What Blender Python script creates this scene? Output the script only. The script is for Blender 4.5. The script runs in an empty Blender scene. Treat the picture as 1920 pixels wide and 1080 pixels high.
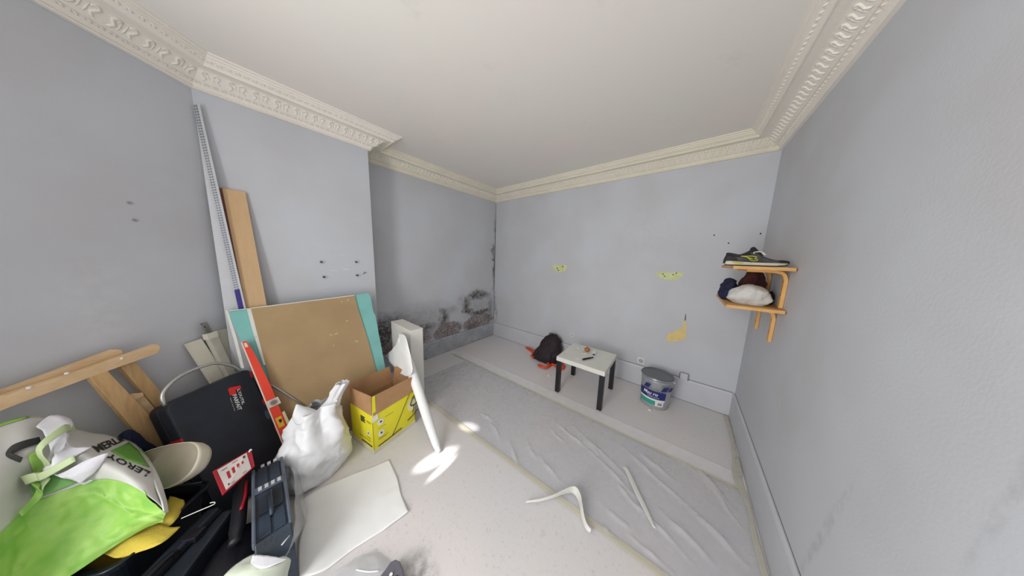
import bpy, bmesh, math, random
from mathutils import Vector, Matrix, noise
from mathutils.bvhtree import BVHTree
random.seed(7)
C = bpy.context.scene.collection
sc = bpy.context.scene
# ---------------------------------------------------------------- camera
FPX = 402.08
PITCH, ROLL, YAW = -0.1412, 0.0320, -0.6803
CAMZ = 1.6
Fv = Vector((math.sin(YAW)*math.cos(PITCH), math.cos(YAW)*math.cos(PITCH), math.sin(PITCH)))
Rv = Vector((math.cos(YAW), -math.sin(YAW), 0)); Uv = Rv.cross(Fv)
Rr = math.cos(ROLL)*Rv + math.sin(ROLL)*Uv; Ur = -math.sin(ROLL)*Rv + math.cos(ROLL)*Uv
cam = bpy.data.cameras.new('camera'); cam.sensor_width = 36; cam.lens = 36*FPX/1920; cam.clip_start = 0.02
co = bpy.data.objects.new('camera', cam); C.objects.link(co); sc.camera = co
M = Matrix((Rr, Ur, -Fv)).transposed().to_4x4(); M.translation = (0, 0, CAMZ); co.matrix_world = M
# room metrics (metres), solved from the photograph's vanishing points
XR, XL, D, XC, YE, YK = 0.536, -2.980, 3.114, -2.641, 0.871, -0.131
ANG = -0.7395
DV = Vector((math.sin(ANG), math.cos(ANG), 0)); NV = Vector((DV.y, -DV.x, 0)); KP = Vector((XC, YK, 0))
ZC, ZT, CP = 2.627, 2.777, 0.24       # cornice bottom, ceiling, cornice projection
YF = -1.5
XF = XC + (YK-YF)/DV.y*(-DV.x)        # where left wall meets the front wall
# ---------------------------------------------------------------- light
w = bpy.data.worlds.new('world'); sc.world = w; w.use_nodes = True
w.node_tree.nodes['Background'].inputs[0].default_value = (0.9, 0.95, 1.0, 1)
w.node_tree.nodes['Background'].inputs[1].default_value = 1.0
def area(name, loc, rot, sx, sy, power, col):
    l = bpy.data.lights.new(name, 'AREA'); l.shape = 'RECTANGLE'; l.size = sx; l.size_y = sy; l.energy = power; l.color = col
    o = bpy.data.objects.new(name, l); o.location = loc; o.rotation_euler = rot; C.objects.link(o); return o
area('window_daylight', (-0.75, YF+0.25, 1.45), (math.radians(90), 0, math.radians(-21)), 1.1, 2.1, 62, (1.0, 0.985, 0.97))
def spot(name, frm, to, ang, power, sx=1, sy=1, roll=0):
    l = bpy.data.lights.new(name, 'SPOT'); l.energy = power; l.spot_size = math.radians(ang); l.spot_blend = 1.0; l.shadow_soft_size = 0.01; l.color = (1, .98, .94)
    o = bpy.data.objects.new(name, l); o.location = frm
    o.rotation_mode = 'QUATERNION'
    qd = (Vector(to)-Vector(frm)).to_track_quat('-Z', 'Y'); o.rotation_quaternion = qd @ __import__('mathutils').Quaternion((0, 0, 1), roll); o.scale = (sx, sy, 1); C.objects.link(o)
# narrow spots added outside the window to throw the sunlit floor patches
spot('sun_patch_spot', (-0.75, -4.6, 3.9), (-1.37, 0.81, 0), 2.4, 6000, 1.0, 0.5, 0.9)
spot('sun_patch_spot.001', (-0.65, -4.6, 3.9), (-1.27, 0.80, 0), 1.7, 4500, 0.35, 1.0, -0.1)
spot('sun_patch_spot.002', (-0.45, -4.6, 3.9), (-1.43, 1.19, 0), 2.0, 4500, 1.0, 0.32, 0.1)
vs = sc.view_settings; vs.view_transform = 'Standard'; vs.look = 'None'; vs.gamma = 1; vs.use_curve_mapping = False; vs.exposure = 0.07
sc.render.film_transparent = False
sc.cycles.max_bounces = 10; sc.cycles.diffuse_bounces = 7
# ---------------------------------------------------------------- pixel -> real plane helpers
def ray(px, py): return Fv + Rr*((px-960)/FPX) - Ur*((py-540)/FPX)
CO = Vector((0, 0, CAMZ))
def Z(px, py, z=0.0): d = ray(px, py); return CO + d*((z-CAMZ)/d.z)
def X(px, py, x): d = ray(px, py); return CO + d*(x/d.x)
def Y(px, py, y): d = ray(px, py); return CO + d*(y/d.y)
def L(px, py, off=0.0): d = ray(px, py); return CO + d*((KP.dot(NV)+off)/d.dot(NV))
def P3(px, py, A, B, Cc):
    n = (B-A).cross(Cc-A); d = ray(px, py); return CO + d*((A-CO).dot(n)/d.dot(n))
# ---------------------------------------------------------------- materials
def lin(c): return tuple(((v/255)/12.92 if v/255 <= .04045 else ((v/255+.055)/1.055)**2.4) for v in c)+(1,)
MATS = {}
def mat(name, rgb, rough=.6, metal=0, var=.06, vscale=8, bump=0.0, bscale=60, rgb2=None, alpha=1, spec=.5, trans=0, stretch=None):
    if name in MATS: return MATS[name]
    m = bpy.data.materials.new(name); m.use_nodes = True; nt = m.node_tree; b = nt.nodes['Principled BSDF']
    tc = nt.nodes.new('ShaderNodeTexCoord'); src = tc.outputs['Object']
    if stretch:
        mp = nt.nodes.new('ShaderNodeMapping'); mp.inputs['Scale'].default_value = stretch; nt.links.new(src, mp.inputs[0]); src = mp.outputs[0]
    n = nt.nodes.new('ShaderNodeTexNoise'); n.inputs['Scale'].default_value = vscale; n.inputs['Detail'].default_value = 5
    nt.links.new(src, n.inputs['Vector'])
    c1 = lin(rgb); c2 = lin(rgb2) if rgb2 else tuple(min(1, v*(1-2*var)) for v in c1[:3])+(1,)
    r = nt.nodes.new('ShaderNodeValToRGB'); r.color_ramp.elements[0].position = .35; r.color_ramp.elements[1].position = .65
    r.color_ramp.elements[0].color = c2; r.color_ramp.elements[1].color = c1
    nt.links.new(n.outputs['Fac'], r.inputs[0]); nt.links.new(r.outputs[0], b.inputs['Base Color'])
    b.inputs['Roughness'].default_value = rough; b.inputs['Metallic'].default_value = metal; b.inputs['Alpha'].default_value = alpha
    b.inputs['Specular IOR Level'].default_value = spec; b.inputs['Transmission Weight'].default_value = trans
    if bump:
        n2 = nt.nodes.new('ShaderNodeTexNoise'); n2.inputs['Scale'].default_value = bscale; n2.inputs['Detail'].default_value = 4
        nt.links.new(src, n2.inputs['Vector'])
        bp = nt.nodes.new('ShaderNodeBump'); bp.inputs['Strength'].default_value = bump; bp.inputs['Distance'].default_value = .01
        nt.links.new(n2.outputs['Fac'], bp.inputs['Height']); nt.links.new(bp.outputs[0], b.inputs['Normal'])
    MATS[name] = m; return m
class NT:
    """tiny node-maths helper"""
    def __init__(s, m): s.nt = m.node_tree
    def n(s, t, **k):
        x = s.nt.nodes.new(t)
        for a, v in k.items(): setattr(x, a, v)
        return x
    def inp(s, sock, v):
        if hasattr(v, 'links'): s.nt.links.new(v, sock)
        else: sock.default_value = v
    def m(s, op, a, b=0.0, c=0.0, clamp=False):
        x = s.n('ShaderNodeMath', operation=op, use_clamp=clamp)
        s.inp(x.inputs[0], a); s.inp(x.inputs[1], b); s.inp(x.inputs[2], c); return x.outputs[0]
    def noise(s, vec, scale, detail=4, rough=.5, dist=0):
        x = s.n('ShaderNodeTexNoise'); s.inp(x.inputs['Vector'], vec); x.inputs['Scale'].default_value = scale
        x.inputs['Detail'].default_value = detail; x.inputs['Roughness'].default_value = rough; x.inputs['Distortion'].default_value = dist
        return x.outputs['Fac']
    def ramp(s, f, lo, hi):
        x = s.n('ShaderNodeMapRange', interpolation_type='SMOOTHSTEP'); s.inp(x.inputs[0], f); x.inputs[1].default_value = lo; x.inputs[2].default_value = hi; return x.outputs[0]
    def mix(s, f, a, b):
        x = s.n('ShaderNodeMix', data_type='RGBA'); s.inp(x.inputs[0], f)
        for i, v in ((6, a), (7, b)):
            if hasattr(v, 'links'): s.nt.links.new(v, x.inputs[i])
            else: x.inputs[i].default_value = v
        return x.outputs[2]
def wallmat(name, rgb, blobs=(), axis='y', marks=()):
    """painted wall: faint mottling, fine roller texture, and stains of mould as soft ellipses broken by noise"""
    m = bpy.data.materials.new(name); m.use_nodes = True; h = NT(m); b = m.node_tree.nodes['Principled BSDF']
    tc = h.n('ShaderNodeTexCoord'); o = tc.outputs['Object']
    sep = h.n('ShaderNodeSeparateXYZ'); m.node_tree.links.new(o, sep.inputs[0])
    u = sep.outputs[1] if axis == 'y' else sep.outputs[0]; z = sep.outputs[2]
    n1 = h.noise(o, 1.6, 3); n2 = h.noise(o, 9, 5)
    c = lin(rgb); c2 = tuple(v*.90 for v in c[:3])+(1,); c3 = (c[0]*.97, c[1]*1.0, c[2]*1.03, 1)
    col = h.mix(h.ramp(n1, .3, .7), c2, c3)
    col = h.mix(h.m('MULTIPLY', h.ramp(n2, .5, .75), .12), col, lin((200, 200, 196)))
    warp1 = h.m('MULTIPLY', h.m('SUBTRACT', h.noise(o, 5, 4, .6), .5), .22)
    warp2 = h.m('MULTIPLY', h.m('SUBTRACT', h.noise(o, 7.3, 4, .6), .5), .16)
    uu = h.m('ADD', u, warp1); zz = h.m('ADD', z, warp2)
    dark = red = None
    for (cu, cz, ru, rz, st, kind) in blobs:
        a = h.m('DIVIDE', h.m('SUBTRACT', uu, cu), ru); e = h.m('DIVIDE', h.m('SUBTRACT', zz, cz), rz)
        d = h.m('ADD', h.m('MULTIPLY', a, a), h.m('MULTIPLY', e, e))
        f = h.m('MULTIPLY', h.m('SUBTRACT', 1.0, d, clamp=True), st)
        if kind == 'd': dark = f if dark is None else h.m('MAXIMUM', dark, f)
        else: red = f if red is None else h.m('MAXIMUM', red, f)
    bumpsrc = h.noise(o, 90, 3)
    if dark is not None:
        f = h.m('MULTIPLY', dark, h.m('ADD', h.m('MULTIPLY', h.ramp(h.noise(o, 20, 6, .75), .34, .62), .75), .45), clamp=True)
        col = h.mix(f, col, lin((78, 74, 69)))
    if red is not None:
        sp = h.ramp(h.noise(o, 55, 5, .7), .42, .60)
        patch = h.mix(sp, lin((92, 72, 66)), lin((156, 146, 144)))
        f = h.m('MULTIPLY', h.ramp(red, .15, .5), h.m('ADD', h.m('MULTIPLY', h.ramp(h.noise(o, 17, 5, .7), .3, .6), .55), .4), clamp=True)
        col = h.mix(f, col, patch)
    for (cu, cz, ru, rz, st, rgb3, slope) in marks:      # rub marks
        a = h.m('DIVIDE', h.m('ADD', h.m('SUBTRACT', u, cu), h.m('MULTIPLY', h.m('SUBTRACT', z, cz), slope)), ru); e = h.m('DIVIDE', h.m('SUBTRACT', z, cz), rz)
        d = h.m('ADD', h.m('MULTIPLY', a, a), h.m('MULTIPLY', e, e))
        f = h.m('MULTIPLY', h.m('MULTIPLY', h.m('SUBTRACT', 1.0, d, clamp=True), st), h.ramp(h.noise(o, 22, 4), .35, .65), clamp=True)
        col = h.mix(f, col, lin(rgb3))
    m.node_tree.links.new(col, b.inputs['Base Color']); b.inputs['Roughness'].default_value = .62; b.inputs['Specular IOR Level'].default_value = .3
    bp = h.n('ShaderNodeBump'); bp.inputs['Strength'].default_value = .12; bp.inputs['Distance'].default_value = .004
    m.node_tree.links.new(bumpsrc, bp.inputs['Height']); m.node_tree.links.new(bp.outputs[0], b.inputs['Normal'])
    return m
WALLC = (198, 199, 203)
m_wall = wallmat('wall_paint', WALLC)
m_wall_left = wallmat('wall_paint_left', WALLC, marks=[(-.378, 1.83, .012, .012, 1, (110, 112, 118), 0), (-.374, 1.74, .012, .012, 1, (110, 112, 118), 0), (-.5, 1.3, .1, .3, .25, (215, 214, 212), 0)])
m_wall_right = wallmat('wall_paint_right', WALLC, marks=[(1.35, .55, .03, .35, .45, (150, 153, 160), .25), (.9, 1.15, .02, .25, .3, (150, 153, 160), .1), (2.0, .75, .01, .06, .6, (235, 238, 240), 0)])
m_chim = wallmat('wall_paint_chimney', WALLC, [(.80, 1.40, .03, .016, .8, 'd')], 'y', [(.57, 1.57, .05, .006, .9, (225, 225, 225), 0), (.60, 1.43, .06, .008, .9, (228, 228, 228), 0), (.52, 1.42, .03, .004, .8, (225, 225, 225), 0)])
mould = [(1.05, .58, .45, .28, 1, 'd'), (1.0, .40, .4, .35, 1, 'd'), (1.35, .62, .35, .14, .5, 'd'), (1.50, .42, .28, .12, 1, 'd'), (1.62, .50, .25, .10, .8, 'd'), (1.95, .60, .14, .20, .9, 'd'), (2.05, .70, .25, .10, .35, 'd'),
         (2.42, .74, .12, .20, .9, 'd'), (2.68, .88, .34, .12, 1, 'd'), (2.45, .62, .18, .08, 1, 'd'), (2.74, .54, .32, .08, 1.2, 'd'), (1.6, .70, .6, .25, .22, 'd'), (2.7, .7, .5, .35, .25, 'd'), (3.0, .55, .12, .35, .6, 'd'), (2.95, .85, .1, .1, .5, 'd'),
         (3.09, 1.35, .05, .5, .8, 'd'), (3.05, 1.75, .06, .12, .9, 'd'), (3.07, 1.55, .08, .06, .8, 'd'), (3.1, 2.05, .04, .3, .6, 'd'), (2.3, .38, .9, .10, .25, 'd'),
         (2.70, .37, .42, .15, 1.2, 'r'), (2.02, .35, .32, .18, 1.2, 'r'), (1.2, .33, .3, .14, .6, 'r'), (1.6, .32, .2, .08, .5, 'r'), (2.55, .30, .2, .08, 1, 'd'), (2.35, .84, .2, .12, .25, 'd')]
m_alcove = wallmat('wall_paint_alcove', WALLC, mould, 'y')
m_back = wallmat('wall_paint_back', WALLC, [(-2.93, .50, .03, .5, .4, 'd')], 'x', [(-.4, 1.9, .4, .3, .15, (170, 172, 176), 0)])
def ceilmat():
    m = bpy.data.materials.new('ceiling_plaster'); m.use_nodes = True; h = NT(m); b = m.node_tree.nodes['Principled BSDF']
    o = h.n('ShaderNodeTexCoord').outputs['Object']
    col = h.mix(h.ramp(h.noise(o, 1.3, 3), .35, .65), lin((231, 228, 220)), lin((234, 226, 220)))
    col = h.mix(h.m('MULTIPLY', h.ramp(h.noise(o, 4, 6, .7), .58, .75), .22), col, lin((200, 194, 186)))
    m.node_tree.links.new(col, b.inputs['Base Color']); b.inputs['Roughness'].default_value = .8
    return m
m_ceil = ceilmat()
m_corn = mat('cornice_plaster', (236, 230, 220), .7, var=.02, vscale=5, bump=.15, bscale=60)
m_base = mat('baseboard_paint', (198, 200, 206), .5, var=.03, vscale=4)
def basealc():
    m = bpy.data.materials.new('baseboard_stained'); m.use_nodes = True; h = NT(m); b = m.node_tree.nodes['Principled BSDF']
    o = h.n('ShaderNodeTexCoord').outputs['Object']
    col = h.mix(h.ramp(h.noise(o, 6, 5), .35, .7), lin((158, 162, 168)), lin((176, 180, 186)))
    col = h.mix(h.m('MULTIPLY', h.ramp(h.noise(o, 22, 6, .7), .56, .66), .6), col, lin((100, 96, 92)))
    m.node_tree.links.new(col, b.inputs['Base Color']); b.inputs['Roughness'].default_value = .5
    return m
m_base_alc = basealc()
def floormat():
    m = bpy.data.materials.new('floor_speckled'); m.use_nodes = True; h = NT(m); b = m.node_tree.nodes['Principled BSDF']
    o = h.n('ShaderNodeTexCoord').outputs['Object']
    col = h.mix(h.ramp(h.noise(o, 1.4, 3), .35, .65), lin((212, 211, 212)), lin((218, 213, 211)))
    col = h.mix(h.m('MULTIPLY', h.ramp(h.noise(o, 42, 6, .8), .55, .66), .35), col, lin((140, 138, 142)))
    col = h.mix(h.m('MULTIPLY', h.ramp(h.noise(o, 9, 6, .75), .58, .72), .3), col, lin((168, 164, 164)))
    # dirty patch near the foot of the photographer
    sep = h.n('ShaderNodeSeparateXYZ'); m.node_tree.links.new(o, sep.inputs[0])
    a = h.m('DIVIDE', h.m('ADD', sep.outputs[0], .86), .16); e = h.m('DIVIDE', h.m('SUBTRACT', sep.outputs[1], .40), .10)
    d = h.m('ADD', h.m('MULTIPLY', a, a), h.m('MULTIPLY', e, e))
    f = h.m('MULTIPLY', h.m('SUBTRACT', 1.0, d, clamp=True), h.ramp(h.noise(o, 14, 6, .7), .35, .65))
    col = h.mix(h.m('MULTIPLY', f, .75), col, lin((110, 108, 108)))
    m.node_tree.links.new(col, b.inputs['Base Color']); b.inputs['Roughness'].default_value = .38; b.inputs['Specular IOR Level'].default_value = .45
    bp = h.n('ShaderNodeBump'); bp.inputs['Strength'].default_value = .08; bp.inputs['Distance'].default_value = .004
    m.node_tree.links.new(h.noise(o, 50, 4), bp.inputs['Height']); m.node_tree.links.new(bp.outputs[0], b.inputs['Normal'])
    return m
m_floor = floormat()
def wood(name, a, b_, scale=(3, 3, 30), ring=14):
    m = bpy.data.materials.new(name); m.use_nodes = True; h = NT(m); b = m.node_tree.nodes['Principled BSDF']
    o = h.n('ShaderNodeTexCoord').outputs['Object']
    mp = h.n('ShaderNodeMapping'); mp.inputs['Scale'].default_value = scale; m.node_tree.links.new(o, mp.inputs[0])
    f = h.noise(mp.outputs[0], ring/6, 6, .6, 1.2)
    col = h.mix(h.ramp(f, .3, .7), lin(a), lin(b_))
    m.node_tree.links.new(col, b.inputs['Base Color']); b.inputs['Roughness'].default_value = .55
    return m
def film(name, rgb, alpha, rough=.25):
    m = bpy.data.materials.new(name); m.use_nodes = True; h = NT(m); nt = m.node_tree; b = nt.nodes['Principled BSDF']
    b.inputs['Base Color'].default_value = lin(rgb); b.inputs['Roughness'].default_value = rough; b.inputs['Specular IOR Level'].default_value = .5
    o = h.n('ShaderNodeTexCoord').outputs['Object']
    a = h.m('ADD', h.m('MULTIPLY', h.noise(o, 12, 4), .2), alpha-.1, clamp=True)
    nt.links.new(a, b.inputs['Alpha'])
    return m
# ---------------------------------------------------------------- mesh helpers
def tag(o, label=None, cat=None, group=None, kind=None):
    if label: o['label'] = label
    if cat: o['category'] = cat
    if group: o['group'] = group
    if kind: o['kind'] = kind
    return o
def empty(name, loc, label=None, cat=None, group=None):
    o = bpy.data.objects.new(name, None); o.location = loc; o.empty_display_size = .05; C.objects.link(o); return tag(o, label, cat, group)
def link(name, me, m, parent=None, smooth=False, bevel=0, mw=None):
    me.materials.append(m)
    if smooth:
        for p in me.polygons: p.use_smooth = True
    o = bpy.data.objects.new(name, me); C.objects.link(o)
    if parent is not None:
        o.parent = parent
        o.matrix_parent_inverse = world_of(parent).inverted()
    if mw is not None: o.matrix_world = mw; o.matrix_basis = mw if parent is None else o.matrix_basis
    if bevel:
        b = o.modifiers.new('bevel', 'BEVEL'); b.width = bevel; b.segments = 2; b.limit_method = 'ANGLE'
    return o
def world_of(o):
    mb = Matrix.LocRotScale(o.location, o.rotation_euler, o.scale)
    return (world_of(o.parent) @ o.matrix_parent_inverse @ mb) if o.parent else mb
def mesh(name, vs, fs, m, parent=None, smooth=False, bevel=0):
    me = bpy.data.meshes.new(name); me.from_pydata([tuple(v) for v in vs], [], fs); me.update()
    bm = bmesh.new(); bm.from_mesh(me); bmesh.ops.recalc_face_normals(bm, faces=bm.faces); bm.to_mesh(me); bm.free()
    return link(name, me, m, parent, smooth, bevel)
BF = [(0, 3, 2, 1), (4, 5, 6, 7), (0, 1, 5, 4), (1, 2, 6, 5), (2, 3, 7, 6), (3, 0, 4, 7)]
def box(name, lo, hi, m, parent=None, bevel=0):
    x0, y0, z0 = lo; x1, y1, z1 = hi
    return mesh(name, [(x0, y0, z0), (x1, y0, z0), (x1, y1, z0), (x0, y1, z0), (x0, y0, z1), (x1, y0, z1), (x1, y1, z1), (x0, y1, z1)], BF, m, parent, False, bevel)
def obox(name, O, ex, ey, ez, m, parent=None, bevel=0):
    """oriented box from a corner and three edge vectors"""
    O, ex, ey, ez = map(Vector, (O, ex, ey, ez))
    v = [O, O+ex, O+ex+ey, O+ey]; v += [p+ez for p in v]
    return mesh(name, v, BF, m, parent, False, bevel)
def prism(name, pts, off, m, parent=None, bevel=0):
    n = len(pts); off = Vector(off); v = [Vector(p) for p in pts]; v += [p+off for p in v]
    fs = [tuple(range(n)), tuple(range(2*n-1, n-1, -1))]+[(i, (i+1) % n, n+(i+1) % n, n+i) for i in range(n)]
    return mesh(name, v, fs, m, parent, False, bevel)
def catmull(pts, sub):
    pts = [Vector(p) for p in pts]; out = []
    for i in range(len(pts)-1):
        p0 = pts[max(i-1, 0)]; p1 = pts[i]; p2 = pts[i+1]; p3 = pts[min(i+2, len(pts)-1)]
        for k in range(sub):
            t = k/sub; out.append(.5*((2*p1)+(p2-p0)*t+(2*p0-5*p1+4*p2-p3)*t*t+(3*p1-p0-3*p2+p3)*t**3))
    out.append(pts[-1]); return out
def tube_data(pts, r, seg=8, sub=0, flat=1.0):
    pts = catmull(pts, sub) if sub else [Vector(p) for p in pts]
    n = len(pts); rr = r if isinstance(r, (list, tuple)) else [r]*n
    if len(rr) != n: rr = [rr[min(len(rr)-1, int(i*(len(rr)-1)/(n-1)+.5))] for i in range(n)]
    vs = []; fs = []; up = None
    for i, p in enumerate(pts):
        t = (pts[min(i+1, n-1)]-pts[max(i-1, 0)]).normalized()
        if up is None: up = t.orthogonal().normalized()
        up = (up - t*up.dot(t)).normalized(); s = t.cross(up)
        for k in range(seg):
            a = 2*math.pi*k/seg; vs.append(p+(up*math.cos(a)+s*math.sin(a)*flat)*rr[i])
    for i in range(n-1):
        for k in range(seg): fs.append((i*seg+k, i*seg+(k+1) % seg, (i+1)*seg+(k+1) % seg, (i+1)*seg+k))
    fs.append(tuple(range(seg))); fs.append(tuple((n-1)*seg+k for k in range(seg)))
    return vs, fs
def tube(name, pts, r, m, parent=None, seg=8, sub=0, flat=1.0):
    vs, fs = tube_data(pts, r, seg, sub, flat); return mesh(name, vs, fs, m, parent, True)
def join_data(parts):
    V = []; F = []
    for vs, fs in parts:
        b = len(V); V += vs; F += [tuple(i+b for i in f) for f in fs]
    return V, F
def lathe(name, prof, cen, m, parent=None, seg=40, smooth=True):
    vs = []; fs = []; cx, cy, cz = cen; n = len(prof)
    for (r, z) in prof:
        for k in range(seg): a = 2*math.pi*k/seg; vs.append((cx+r*math.cos(a), cy+r*math.sin(a), cz+z))
    for i in range(n-1):
        for k in range(seg): fs.append((i*seg+k, i*seg+(k+1) % seg, (i+1)*seg+(k+1) % seg, (i+1)*seg+k))
    if prof[0][0] > 1e-4: fs.append(tuple(range(seg)))
    if prof[-1][0] > 1e-4: fs.append(tuple((n-1)*seg+k for k in range(seg)))
    o = mesh(name, vs, fs, m, parent, smooth)
    if smooth: e = o.modifiers.new('edges', 'EDGE_SPLIT'); e.split_angle = math.radians(50)
    return o
def fold(p, s, seed=0, oct=3):
    v = 0; a = 1
    for k in range(oct):
        n = noise.noise(Vector(p)*s*(2**k)+Vector((seed*7.3, seed*3.1, k*5.7))); v += a*(1-2*abs(n)); a *= .5
    return v/1.75-.45
def loft(name, rings, m, parent=None, seg=48, sub=5, amp=.01, fs_=9, seed=0, cap=True, capend=True, sup=2.2, ribs=0, solid=0):
    """soft shape through rings: (centre, half-axis a, half-axis b)"""
    cs = catmull([r[0] for r in rings], sub); As = catmull([r[1] for r in rings], sub); Bs = catmull([r[2] for r in rings], sub)
    vs = []; fs = []; n = len(cs)
    for i in range(n):
        for k in range(seg):
            t = 2*math.pi*k/seg; c, s = math.cos(t), math.sin(t)
            x = math.copysign(abs(c)**(2/sup), c); y = math.copysign(abs(s)**(2/sup), s)
            p = cs[i]+As[i]*x+Bs[i]*y; rad = p-cs[i]
            f = amp*fold(p, fs_, seed)
            if ribs: f += amp*.8*math.sin(t*ribs+3*noise.noise(p*3))*(i/n)
            if rad.length > 1e-5: p = p+rad.normalized()*min(f, rad.length*.5)
            vs.append(p)
    for i in range(n-1):
        for k in range(seg): fs.append((i*seg+k, i*seg+(k+1) % seg, (i+1)*seg+(k+1) % seg, (i+1)*seg+k))
    if cap: fs.append(tuple(range(seg)))
    if capend: fs.append(tuple((n-1)*seg+k for k in range(seg)))
    o = mesh(name, vs, fs, m, parent, True)
    if solid: md = o.modifiers.new('thickness', 'SOLIDIFY'); md.thickness = solid
    return o
def patch(name, rows, m, parent=None, sub=6, amp=.006, fs_=10, seed=0, thick=.003, dirv=None, smooth=True):
    """smooth sheet through a grid of 3-D control points"""
    rr = [catmull(r, sub) for r in rows]; cols = [catmull([r[j] for r in rr], sub) for j in range(len(rr[0]))]
    nu = len(cols); nv = len(cols[0]); vs = []; fs = []
    for j in range(nu):
        for i in range(nv):
            p = cols[j][i]
            a = cols[min(j+1, nu-1)][i]-cols[max(j-1, 0)][i]; b = cols[j][min(i+1, nv-1)]-cols[j][max(i-1, 0)]
            nn = a.cross(b); nn = nn.normalized() if nn.length > 1e-9 else Vector((0, 0, 1))
            vs.append(p+nn*amp*fold(p, fs_, seed))
    for j in range(nu-1):
        for i in range(nv-1): fs.append((j*nv+i, j*nv+i+1, (j+1)*nv+i+1, (j+1)*nv+i))
    o = mesh(name, vs, fs, m, parent, smooth)
    if thick: md = o.modifiers.new('thickness', 'SOLIDIFY'); md.thickness = thick; md.offset = 0
    return o
_txt = {}
def text_data(s, bold=True, shear=0.0, ext=0.0):
    """vertices of a string normalised to 0..1 x 0..1 (width, height)"""
    cu = bpy.data.curves.new('lettering', 'FONT'); cu.body = s; cu.size = 1; cu.offset = .02 if bold else 0; cu.shear = shear; cu.resolution_u = 2
    o = bpy.data.objects.new('lettering', cu); C.objects.link(o)
    dg = bpy.context.evaluated_depsgraph_get(); me = bpy.data.meshes.new_from_object(o.evaluated_get(dg))
    vs = [v.co.copy() for v in me.vertices]; fs = [tuple(p.vertices) for p in me.polygons]
    bpy.data.objects.remove(o); bpy.data.curves.remove(cu); bpy.data.meshes.remove(me)
    x0 = min(v.x for v in vs); x1 = max(v.x for v in vs); y0 = min(v.y for v in vs); y1 = max(v.y for v in vs)
    return [((v.x-x0)/(x1-x0), (v.y-y0)/(y1-y0)) for v in vs], fs
def text_on(name, s, fn, m, parent, bold=True, shear=0.0):
    v, f = text_data(s, bold, shear)
    return mesh(name, [fn(a, b) for a, b in v], f, m, parent)
def bil(P00, P10, P11, P01, off=None):
    P00, P10, P11, P01 = map(Vector, (P00, P10, P11, P01)); off = Vector(off) if off else Vector()
    return lambda a, b: P00*(1-a)*(1-b)+P10*a*(1-b)+P11*a*b+P01*(1-a)*b+off
# ---------------------------------------------------------------- room shell
fp = [(XR, YF), (XR, D), (XL, D), (XL, YE), (XC, YE), (XC, YK), (XF, YF)]
T = .15
def slabpoly(name, pts, z0, z1, m):
    o = prism(name, [(x, y, z0) for x, y in pts], (0, 0, z1-z0), m); return tag(o, kind='structure')
big = [(XR+T, YF-T), (XR+T, D+T), (XL-T, D+T), (XL-T, YE-.5), (XC-T-.05, YK-.1), (XF-.25, YF-T)]
slabpoly('floor', big, -.12, 0, m_floor)
slabpoly('ceiling', big, ZT, ZT+.12, m_ceil)
tag(box('wall_right', (XR, YF-T, 0), (XR+T, D+T, ZT), m_wall_right), kind='structure')
tag(box('wall_back', (XL-T, D, 0), (XR, D+T, ZT), m_back), kind='structure')
tag(box('wall_alcove', (XL-T, YE-.3, 0), (XL, D, ZT), m_alcove), kind='structure')
tag(box('wall_chimney', (XL, YK-.05, 0), (XC, YE, ZT), m_chim), kind='structure')
e = KP-DV*((YK-YF)/DV.y+.3)
slabpoly('wall_left', [(KP.x, KP.y), (KP.x-NV.x*T, KP.y-NV.y*T), (e.x-NV.x*T, e.y-NV.y*T), (e.x, e.y)], 0, ZT, m_wall_left)
WX0, WX1, WZ0, WZ1 = -1.3, -.12, .35, 2.55
slabpoly('wall_front', [(XF-.2, YF), (XR, YF), (XR, YF-T), (XF-.2, YF-T)], WZ1, ZT, m_wall)
slabpoly('wall_front_sill', [(XF-.2, YF), (XR, YF), (XR, YF-T), (XF-.2, YF-T)], 0, WZ0, m_wall)
slabpoly('wall_front_pier', [(WX1, YF), (XR, YF), (XR, YF-T), (WX1, YF-T)], WZ0, WZ1, m_wall)
slabpoly('wall_front_jamb', [(XF-.2, YF), (WX0, YF), (WX0, YF-T), (XF-.2, YF-T)], WZ0, WZ1, m_wall)
m_white = mat('white_paint', (226, 226, 222), .45, var=.02)
wf = empty('window_1', ((WX0+WX1)/2, YF-.08, WZ0)); wf['kind'] = 'structure'
for a, b in ((WX0, WX0+.06), (WX1-.06, WX1), ((WX0+WX1)/2-.04, (WX0+WX1)/2+.04)):
    box('window_stile', (a, YF-.11, WZ0), (b, YF-.05, WZ1), m_white, wf)
for a in (WZ0, WZ1-.06): box('window_rail', (WX0, YF-.11, a), (WX1, YF-.05, a+.06), m_white, wf)
# ---------------------------------------------------------------- cornice
def offset_pt(i, d):
    """path corner i moved inward by d (mitred)"""
    n = len(fp); P = Vector(fp[i]+(0,))
    def seg(k):
        a = Vector(fp[k]+(0,)); b = Vector(fp[k+1]+(0,)); t = (b-a).normalized(); return a, t, Vector((-t.y, t.x, 0))
    if i == 0: a, t, nn = seg(0); return P+nn*d
    if i == n-1: a, t, nn = seg(n-2); return P+nn*d
    a1, t1, n1 = seg(i-1); a2, t2, n2 = seg(i)
    bis = n1+n2; return P+bis*(d/(bis.dot(n1)))
PROF = [(0, 0), (.020, 0), (.026, .006), (.020, .014), (.028, .020), (.034, .030), (.046, .042), (.052, .040), (.060, .046), (.082, .066), (.108, .088), (.122, .094), (.168, .097), (.170, .091), (.176, .091), (.182, .100), (.196, .112), (.212, .120), (.213, .127), (.224, .129), (.225, .138), (.239, .141), (.24, .151), (0, .151)]
names = ['right', 'back', 'alcove', 'return', 'chimney', 'left']
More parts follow.
